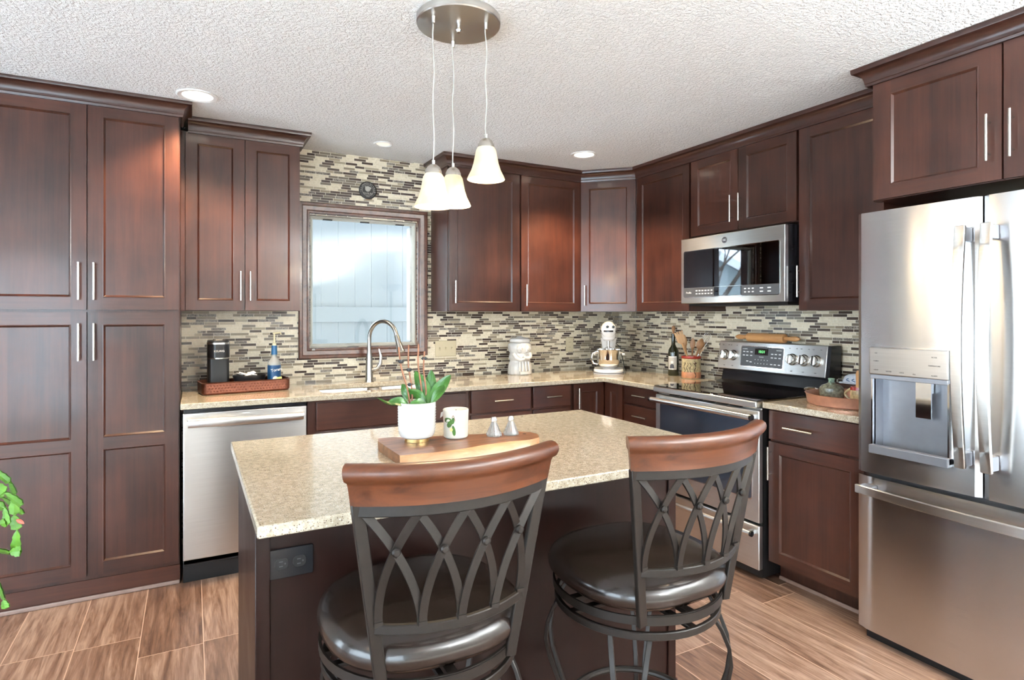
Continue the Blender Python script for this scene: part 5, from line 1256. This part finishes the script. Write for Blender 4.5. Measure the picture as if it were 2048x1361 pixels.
def utensil(kind, name, label, base, tip, mat, w=0.028):
    base, tip = CR+Vector(base), CR+Vector(tip); d = tip-base; ln = d.length
    o = None; b = B(); hl = ln*0.72
    if kind == 'spoon':
        b.lathe([(0.0, 0.0), (0.005, 0.001), (0.006, hl), (0.010, hl+0.008)], (0,0,0), 10); m = 'x'
        rings = []
        for i in range(9):
            u = i/8; r = max(0.002, w*0.62*math.sin(PI*(0.12+0.88*u))**0.8 if u < 1 else 0.002); rings.append((r, hl+(ln-hl)*u))
        b.lathe(rings, (0,0,0), 16, sy=0.28)
    elif kind == 'fork':
        b.lathe([(0.0, 0.0), (0.005, 0.001), (0.007, hl), (0.010, hl+0.008)], (0,0,0), 10)
        P = [(-0.006, hl), (0.006, hl), (w/2*1.05, hl+0.020), (w/2*1.2, ln)]
        for k in range(3): x = w/2*1.2-(k+0.5)*w*1.2/3.4; P += [(x+0.0035-0.004, ln), (x, ln-0.022), (x-0.004, ln-0.022), (x-0.0045, ln)]
        P += [(-w/2*1.2, ln), (-w/2*1.05, hl+0.020)]
        b.prism(P, -0.003, 0.003, 0, (), plane_map((0,0,0), (1,0,0), (0,0,1), (0,-1,0)))
    elif kind == 'whisk':
        b.lathe([(0.0, 0.0), (0.006, 0.001), (0.0075, hl*0.7), (0.0, hl*0.7)], (0,0,0), 12)
        for k in range(5):
            a = PI*k/5; b.tube([(w*1.15*math.sin(PI*u)*math.cos(a)*(0.6+0.4*u)*(1 if True else 0), w*1.15*math.sin(PI*u)*math.sin(a)*(0.6+0.4*u), hl*0.68+(ln-hl*0.68)*math.sin(PI*u/2*1.0)) for u in [i/12 for i in range(13)]], 0.0009, 5)
            b.tube([(-w*1.15*math.sin(PI*u)*math.cos(a)*(0.6+0.4*u), -w*1.15*math.sin(PI*u)*math.sin(a)*(0.6+0.4*u), hl*0.68+(ln-hl*0.68)*math.sin(PI*u/2*1.0)) for u in [i/12 for i in range(13)]], 0.0009, 5)
    o = b.out(name, mat, None); tag(o, label, 'utensil')
    qd = d.normalized().to_track_quat('Z', 'Y'); o.rotation_mode = 'QUATERNION'
    # turn flat face towards the room
    best = None
    for k in range(24):
        qq = qd @ Euler((0, 0, k*PI/12)).to_quaternion(); nr = qq @ Vector((0, -1, 0)); s_ = nr.dot(Vector((-0.6, -0.8, 0)))
        if best is None or s_ > best[0]: best = (s_, qq)
    o.rotation_quaternion = best[1]; o.location = base; o['group'] = 'utensils in the stoneware crock'
    return o
ud = lambda du, v, f=0.0: tuple(LX*du+FW_*f+Vector((0, 0, v)))
utensil('fork', 'wooden_fork', 'pale wooden pasta fork leaning left out of the stoneware crock', ud(0.020, 0.014, -0.01), ud(-0.092, 0.320, 0.0), 'utens', 0.050)
utensil('spoon', 'wooden_spoon', 'pale narrow wooden spoon standing just left of centre in the stoneware crock', ud(-0.010, 0.014, 0.02), ud(-0.040, 0.300, 0.03), 'utens', 0.026)
utensil('spoon', 'wooden_spoon', 'dark upright wooden spoon in the middle of the stoneware crock', ud(0.0, 0.014, 0.0), ud(0.012, 0.278, 0.0), 'utens2', 0.030)
utensil('spoon', 'wooden_spoon', 'broad brown wooden spoon leaning right in the stoneware crock', ud(-0.020, 0.014, -0.015), ud(0.070, 0.275, -0.02), 'utens2', 0.042)
utensil('spoon', 'wooden_spoon', 'thin pale wooden spoon leaning far right in the stoneware crock', ud(-0.015, 0.014, 0.01), ud(0.092, 0.245, 0.0), 'utens', 0.024)
utensil('whisk', 'wire_whisk', 'wire whisk leaning right out of the stoneware crock', ud(-0.02, 0.014, 0.0), ud(0.125, 0.315, 0.01), 'chrome', 0.026)

# rolling pin on the range console
t = thing('rolling_pin', 'wooden rolling pin lying on top of the range console', 'rolling pin', (-0.068, -1.520, 1.1825+0.0285), math.radians(0))
b = B(); b.lathe([(0.0, -0.132), (0.026, -0.132), (0.028, -0.126), (0.028, 0.126), (0.026, 0.132), (0.0, 0.132)], (0,0,0), 28, axis='y'); b.out('barrel', 'pin', t)
for s in (-1, 1):
    b = B(); b.lathe([(0.0, 0.132), (0.009, 0.132), (0.011, 0.150), (0.015, 0.180), (0.0165, 0.200), (0.014, 0.215), (0.008, 0.224), (0.006, 0.230), (0.0, 0.233)] , (0,0,0), 18, rot=Matrix.Rotation(-s*PI/2, 3, 'X')); b.out('grip', 'pin', t)

# copper pan group by the fridge
TC = Vector((-0.335, -2.225, ZK))
t = thing('round_tray', 'round copper tray on the worktop beside the refrigerator', 'tray', TC)
b = B(); b.lathe([(0.0, 0.0), (0.190, 0.0), (0.196, 0.006), (0.203, 0.046), (0.208, 0.052), (0.204, 0.054), (0.199, 0.047), (0.191, 0.008), (0.0, 0.004)], (0,0,0), 64); b.out('tray_body', 'copper', t)
b = B(); b.tube([(-0.02+0.045*math.cos(PI*i/10), 0.196+0.028*math.sin(PI*i/10), 0.052+0.006*math.sin(PI*i/10)) for i in range(11)], 0.0055, 8); b.out('handle', 'nickel', t)
t = thing('ceramic_jug', 'squat grey-green glazed jug with narrow mint neck in the copper tray', 'jug', (-0.305, -2.100, ZK+0.0045))
b = B(); b.lathe([(0.0, 0.0), (0.050, 0.0), (0.056, 0.008), (0.058, 0.048), (0.056, 0.062), (0.044, 0.075), (0.022, 0.084), (0.015, 0.090), (0.0, 0.090)], (0,0,0), 40); b.out('jug_body', 'teal', t)
b = B(); b.lathe([(0.015, 0.088), (0.013, 0.098), (0.017, 0.110), (0.014, 0.111), (0.010, 0.098), (0.011, 0.088)], (0,0,0), 24); b.out('neck', 'mint', t)
for s in (0.6, 3.6):
    b = B(); b.tube([(0.018*math.cos(s), 0.018*math.sin(s), 0.105), (0.030*math.cos(s), 0.030*math.sin(s), 0.098), (0.028*math.cos(s), 0.028*math.sin(s), 0.082)], 0.004, 8); b.out('lug', 'mint', t)
t = thing('ceramic_mug', 'small glazed mug with red rim and loop handle in the copper tray', 'mug', (-0.285, -2.235, ZK+0.0045))
b = B(); b.lathe([(0.0, 0.0), (0.036, 0.0), (0.042, 0.010), (0.044, 0.045), (0.040, 0.078), (0.037, 0.078), (0.039, 0.045), (0.036, 0.012), (0.0, 0.008)], (0,0,0), 32); b.out('mug_body', 'tan', t)
b = B(); b.lathe([(0.0425, 0.064), (0.0435, 0.066), (0.0415, 0.080), (0.0375, 0.080), (0.036, 0.070)], (0,0,0), 32); b.out('red_rim', 'red', t)
b = B(); hd_ = Vector((-0.25, 0.97, 0)).normalized(); b.tube([hd_*(0.038+0.030*math.sin(PI*i/10))+Vector((0, 0, 0.010+0.060*i/10)) for i in range(11)], 0.006, 8, up=(1, 0, 0)); b.out('handle', 'tan', t)
o = B(); o.lathe([(0.0, 0.0), (0.018, 0.0), (0.021, 0.02), (0.0215, 0.10), (0.024, 0.135), (0.020, 0.150), (0.0, 0.153)], (0,0,0), 24); o = o.out('wooden_pestle', 'utens', None, loc=(-0.285, -2.235, ZK+0.0135), rot=(0.06, -0.03, 0)); tag(o, 'pale wooden pestle standing in the small red-rimmed mug', 'pestle')
b = B(); b.box((-0.125, -2.19, ZK), (-0.015, -1.99, ZK+0.072)); o = tag(b.out('wooden_box', 'dbrown', None, bevel=0.003), 'low dark brown wooden box against the tile behind the jug', 'box')
t = thing('butter_dish', 'white dish with blue brush strokes on the dark wooden box', 'dish', (-0.070, -2.095, ZK+0.0725))
b = B(); b.prism(rrect(-0.052, -0.085, 0.052, 0.085, 0.025), 0, 0.008); b.out('plate', 'cloth', t, bevel=0.002)
b = B(); rings = []
for (k, z) in ((1.0, 0.0085), (0.97, 0.020), (0.85, 0.038), (0.55, 0.050), (0.25, 0.053)): rings.append([(x*k, y*k, z) for x, y in rrect(-0.044, -0.070, 0.044, 0.070, 0.022)])
for r0, r1 in zip(rings, rings[1:]):
    for i in range(len(r0)): j = (i+1) % len(r0); b.face([r0[i], r0[j], r1[j], r1[i]])
b.face(rings[-1]); cv = b.out('cover', 'cloth', t, merge=True, angle=1.2)
b = B()
for y in (-0.04, -0.01, 0.02): b.tube([(-0.0455, y+0.018*math.sin(i*0.7), 0.014+i*0.0035) for i in range(5)], 0.0022, 6)
b.out('brush_strokes', 'dkblue', cv)

# ------------------------------------------------------------------ hanging cactus plant at the left edge
t = thing('trailing_cactus_plant', 'trailing green holiday cactus with a pink bud hanging in at the left edge', 'plant', (-3.76, -2.60, 1.02))
b = B(); b.lathe([(0.0, 0.0), (0.075, 0.0), (0.10, 0.13), (0.105, 0.135), (0.095, 0.135), (0.092, 0.12), (0.0, 0.118)], (0,0,0), 32); b.out('pot', 'ceramic', t)
b = B(); b.lathe([(0, 0.112), (0.092, 0.118), (0, 0.125)], (0,0,0), 20); b.out('soil', 'soil', t)
def cam_pt(u, v, f):
    r = (u-1024)/1190*f; return Vector((-3.176, -3.994, 1.357))+FW_*f+LX*r+Vector((0, 0, -(v-628.6)/1190*f))
base_w = Vector((-3.76, -2.60, 1.02))
def cactus(pts, bud=False):
    P = [Vector((0, 0, 0.12))+Vector((0.04, 0.01, 0.03))]+[p-base_w for p in pts]
    b = B()
    for a, c in zip(P, P[1:]):
        d = c-a; n = max(1, int(d.length/0.028))
        for k in range(n):
            s, e = a.lerp(c, k/n), a.lerp(c, (k+1)/n); dn = (e-s).normalized(); sd = dn.cross(Vector((-FW_.x+random.uniform(-.6, .6), -FW_.y+random.uniform(-.6, .6), random.uniform(-.5, .5)))).normalized(); ln = (e-s).length
            nn = sd.cross(dn); w = 0.0085*random.uniform(0.85, 1.15)
            outl = [(0, 0.002), (0.15, 0.5), (0.3, 0.75), (0.38, 0.65), (0.6, 1.0), (0.68, 0.85), (0.9, 0.95), (1.0, 0.3)]
            L_ = [s+dn*ln*u+sd*w*q_ for u, q_ in outl]; R2 = [s+dn*ln*u-sd*w*q_ for u, q_ in outl]
            for i in range(len(outl)-1):
                m0, m1 = s+dn*ln*outl[i][0], s+dn*ln*outl[i+1][0]
                for o_ in (0.0012, -0.0012):
                    b.face([L_[i]+nn*o_, L_[i+1]+nn*o_, m1+nn*o_*2.2, m0+nn*o_*2.2]); b.face([m0+nn*o_*2.2, m1+nn*o_*2.2, R2[i+1]+nn*o_, R2[i]+nn*o_])
    o = b.out('stem', 'leaf2', t, angle=0.8); return o
f0 = 1.12
cactus([cam_pt(-60, 950, f0), cam_pt(-10, 940, f0), cam_pt(20, 965, f0), cam_pt(30, 990, f0), cam_pt(28, 1030, f0), cam_pt(34, 1060, f0), cam_pt(30, 1110, f0)])
cactus([cam_pt(-70, 970, 1.05), cam_pt(-20, 965, 1.05), cam_pt(10, 985, 1.05), cam_pt(45, 1010, 1.05)])
cactus([cam_pt(-80, 950, 1.15), cam_pt(-30, 955, 1.15), cam_pt(5, 995, 1.15), cam_pt(48, 1028, 1.15)])
cactus([cam_pt(-70, 1000, 1.08), cam_pt(-30, 1000, 1.08), cam_pt(10, 1015, 1.08), cam_pt(15, 1050, 1.08)])
cactus([cam_pt(-60, 1080, 1.1), cam_pt(-20, 1100, 1.1), cam_pt(20, 1105, 1.1), cam_pt(42, 1103, 1.1)])
cactus([cam_pt(-40, 1130, 1.12), cam_pt(-5, 1160, 1.12), cam_pt(8, 1200, 1.12), cam_pt(12, 1218, 1.12)])
cactus([cam_pt(-60, 1010, 1.0), cam_pt(-30, 1040, 1.0), cam_pt(0, 1047, 1.0), cam_pt(12, 1046, 1.0)])
b = B(); p0, p1 = cam_pt(33, 1040, f0)-base_w, cam_pt(48, 1048, f0)-base_w; b.tube([p0.lerp(p1, i/5) for i in range(6)], 0.003, 8, scales=[0.4, 0.9, 1.2, 1.1, 0.8, 0.2]); b.out('bud', 'pink', t)
t = thing('plant_stand', 'plain dark wooden stand carrying the trailing cactus pot', 'plant stand', (-3.76, -2.60, 0))
b = B(); b.lathe([(0.0, 0.995), (0.14, 0.995), (0.14, 1.0195), (0.0, 1.0195)], (0,0,0), 32); b.out('top', 'dbrown', t)
for q_ in range(3):
    a = q_*2*PI/3+2.4; b = B(); b.tube([(0.09*math.cos(a), 0.09*math.sin(a), 0.995), (0.15*math.cos(a), 0.15*math.sin(a), 0.0)], 0.012, 10, up=(1, 0, 0)); b.out('leg', 'dbrown', t)

# ------------------------------------------------------------------ outside
b = B(); b.box((XL-0.8, T+0.001, 2.56), (T+0.8, 1.30, 2.70)); b.box((XL-0.8, 1.30, 2.50), (T+0.8, 1.33, 2.74)); struct(b.out('added_shade_eave', 'white'))  # unseen eave added to cut the sky light on the fence
b = B(); b.box((-30, -30, -0.30), (20, 30, -0.13)); struct(b.out('ground_outside', 'grassg'))
t = thing('board_fence', 'white vertical-board screen outside the sink window', 'fence', (-2.75, 1.55, -0.13))
b = B()
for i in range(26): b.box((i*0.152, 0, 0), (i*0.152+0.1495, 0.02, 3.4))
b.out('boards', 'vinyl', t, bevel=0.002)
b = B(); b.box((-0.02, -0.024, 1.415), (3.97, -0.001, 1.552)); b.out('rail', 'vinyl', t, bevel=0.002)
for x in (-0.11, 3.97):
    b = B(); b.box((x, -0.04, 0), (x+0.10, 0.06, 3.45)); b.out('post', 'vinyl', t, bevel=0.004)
t = thing('neighbour_house', 'grey-green gabled house seen through the sink window in the microwave door reflection', 'house', (-7.0, 6.53, -0.13), math.radians(38))
b = B(); b.box((-3, 0, 0), (3, 7, 1.83)); b.prism([(-3, 1.83), (3, 1.83), (0, 3.53)], 0, 7, 0, (), plane_map((0, 0, 0), (1,0,0), (0,0,1), (0,1,0))); b.out('walls', 'siding', t)
b = B()
for s in (-1, 1): b.prism([(0, 3.55), (s*3.4, 1.62), (s*3.4, 1.74), (0, 3.69)], -0.35, 7.35, 0, (), plane_map((0, 0, 0), (1,0,0), (0,0,1), (0,1,0)))
b.out('roof', 'roofm', t)
b = B()
for s in (-1, 1): b.prism([(0, 3.49), (s*3.4, 1.55), (s*3.4, 1.74), (0, 3.69)], -0.42, -0.352, 0, (), plane_map((0, 0, 0), (1,0,0), (0,0,1), (0,1,0)))
b.out('barge_board', 'white', t)
t = thing('bare_tree', 'bare-branched tree outside beyond the sink window', 'tree', (-5.0, 2.95, -0.13))
b = B(); rnd = random.Random(3)
def branch(p, d, ln, r, dep):
    pts = [p]; q_ = p.copy(); dd_ = d.copy()
    for i in range(5): dd_ = (dd_+Vector((rnd.uniform(-.14, .14), rnd.uniform(-.14, .14), rnd.uniform(-.05, .12)))).normalized(); q_ = q_+dd_*ln/5; pts.append(q_.copy())
    b.tube(pts, r, 5, scales=[1-0.12*i for i in range(6)], up=(0.3, 1, 0))
    if dep:
        for k in range(4): br = (dd_+Vector((rnd.uniform(-1, 1), rnd.uniform(-1, 1), rnd.uniform(-.1, .7)))).normalized(); branch(pts[2+k % 4], br, ln*0.62, r*0.5, dep-1)
branch(Vector((0, 0, 0)), Vector((0, 0, 1)), 2.4, 0.10, 4)
b.out('branches', 'bark', t)

# ------------------------------------------------------------------ unseen living area: rug and uplights added to brighten the room
b = B(); b.prism(rrect(-6.2, -6.0, -0.8, -4.35, 0.03), 0.0005, 0.012); tag(b.out('bounce_rug', 'rug'), 'large cream rug added to bounce light upward, on the floor by the patio door', 'rug')  # unseen pale rug added to bounce window light onto the ceiling
def fill_uplight(x, y, power, label):  # added uplight that brightens the ceiling, no such lamp known
    t = thing('added_uplight', label, 'added fill lamp', (x, y, 0))
    b = B(); b.lathe([(0.0, 0.0), (0.15, 0.0), (0.15, 0.02), (0.02, 0.035), (0.0, 0.035)], (0,0,0), 32); b.out('base', 'bronze', t)
    b = B(); b.cyl((0, 0, 0.03), (0, 0, 1.70), 0.012); b.out('pole', 'bronze', t)
    b = B(); n = 32; pr = [(0.02, 1.69), (0.10, 1.72), (0.17, 1.80), (0.165, 1.80), (0.098, 1.727), (0.02, 1.70)]
    rings = [[(q*math.cos(2*PI*i/n), q*math.sin(2*PI*i/n), h) for i in range(n)] for q, h in pr]
    for a, c in zip(rings, rings[1:]):
        for i in range(n): j = (i+1) % n; b.face([a[i], a[j], c[j], c[i]])
    b.out('lamp_shade', 'white', t, merge=True, recalc=True)
    b = B(); b.lathe([(0.0, 1.71), (0.03, 1.72), (0.03, 1.76), (0.0, 1.775)], (0,0,0), 16); b.out('bulb', 'bulb', t)
    l = bpy.data.lights.new('added_uplight_light', 'SPOT'); l.energy = power; l.color = (0.90, 0.96, 1.0); l.spot_size = math.radians(160); l.spot_blend = 0.5; l.shadow_soft_size = 0.05
    o = bpy.data.objects.new('added_uplight_light', l); COL.objects.link(o); o.location = (x, y, 1.79); o.rotation_euler = (PI, 0, 0)
fill_uplight(-0.55, -4.6, 380, 'unseen fill uplighter added behind the camera by the right wall')
fill_uplight(-1.4, -5.95, 400, 'unseen fill uplighter added against the rear wall right of the patio door')
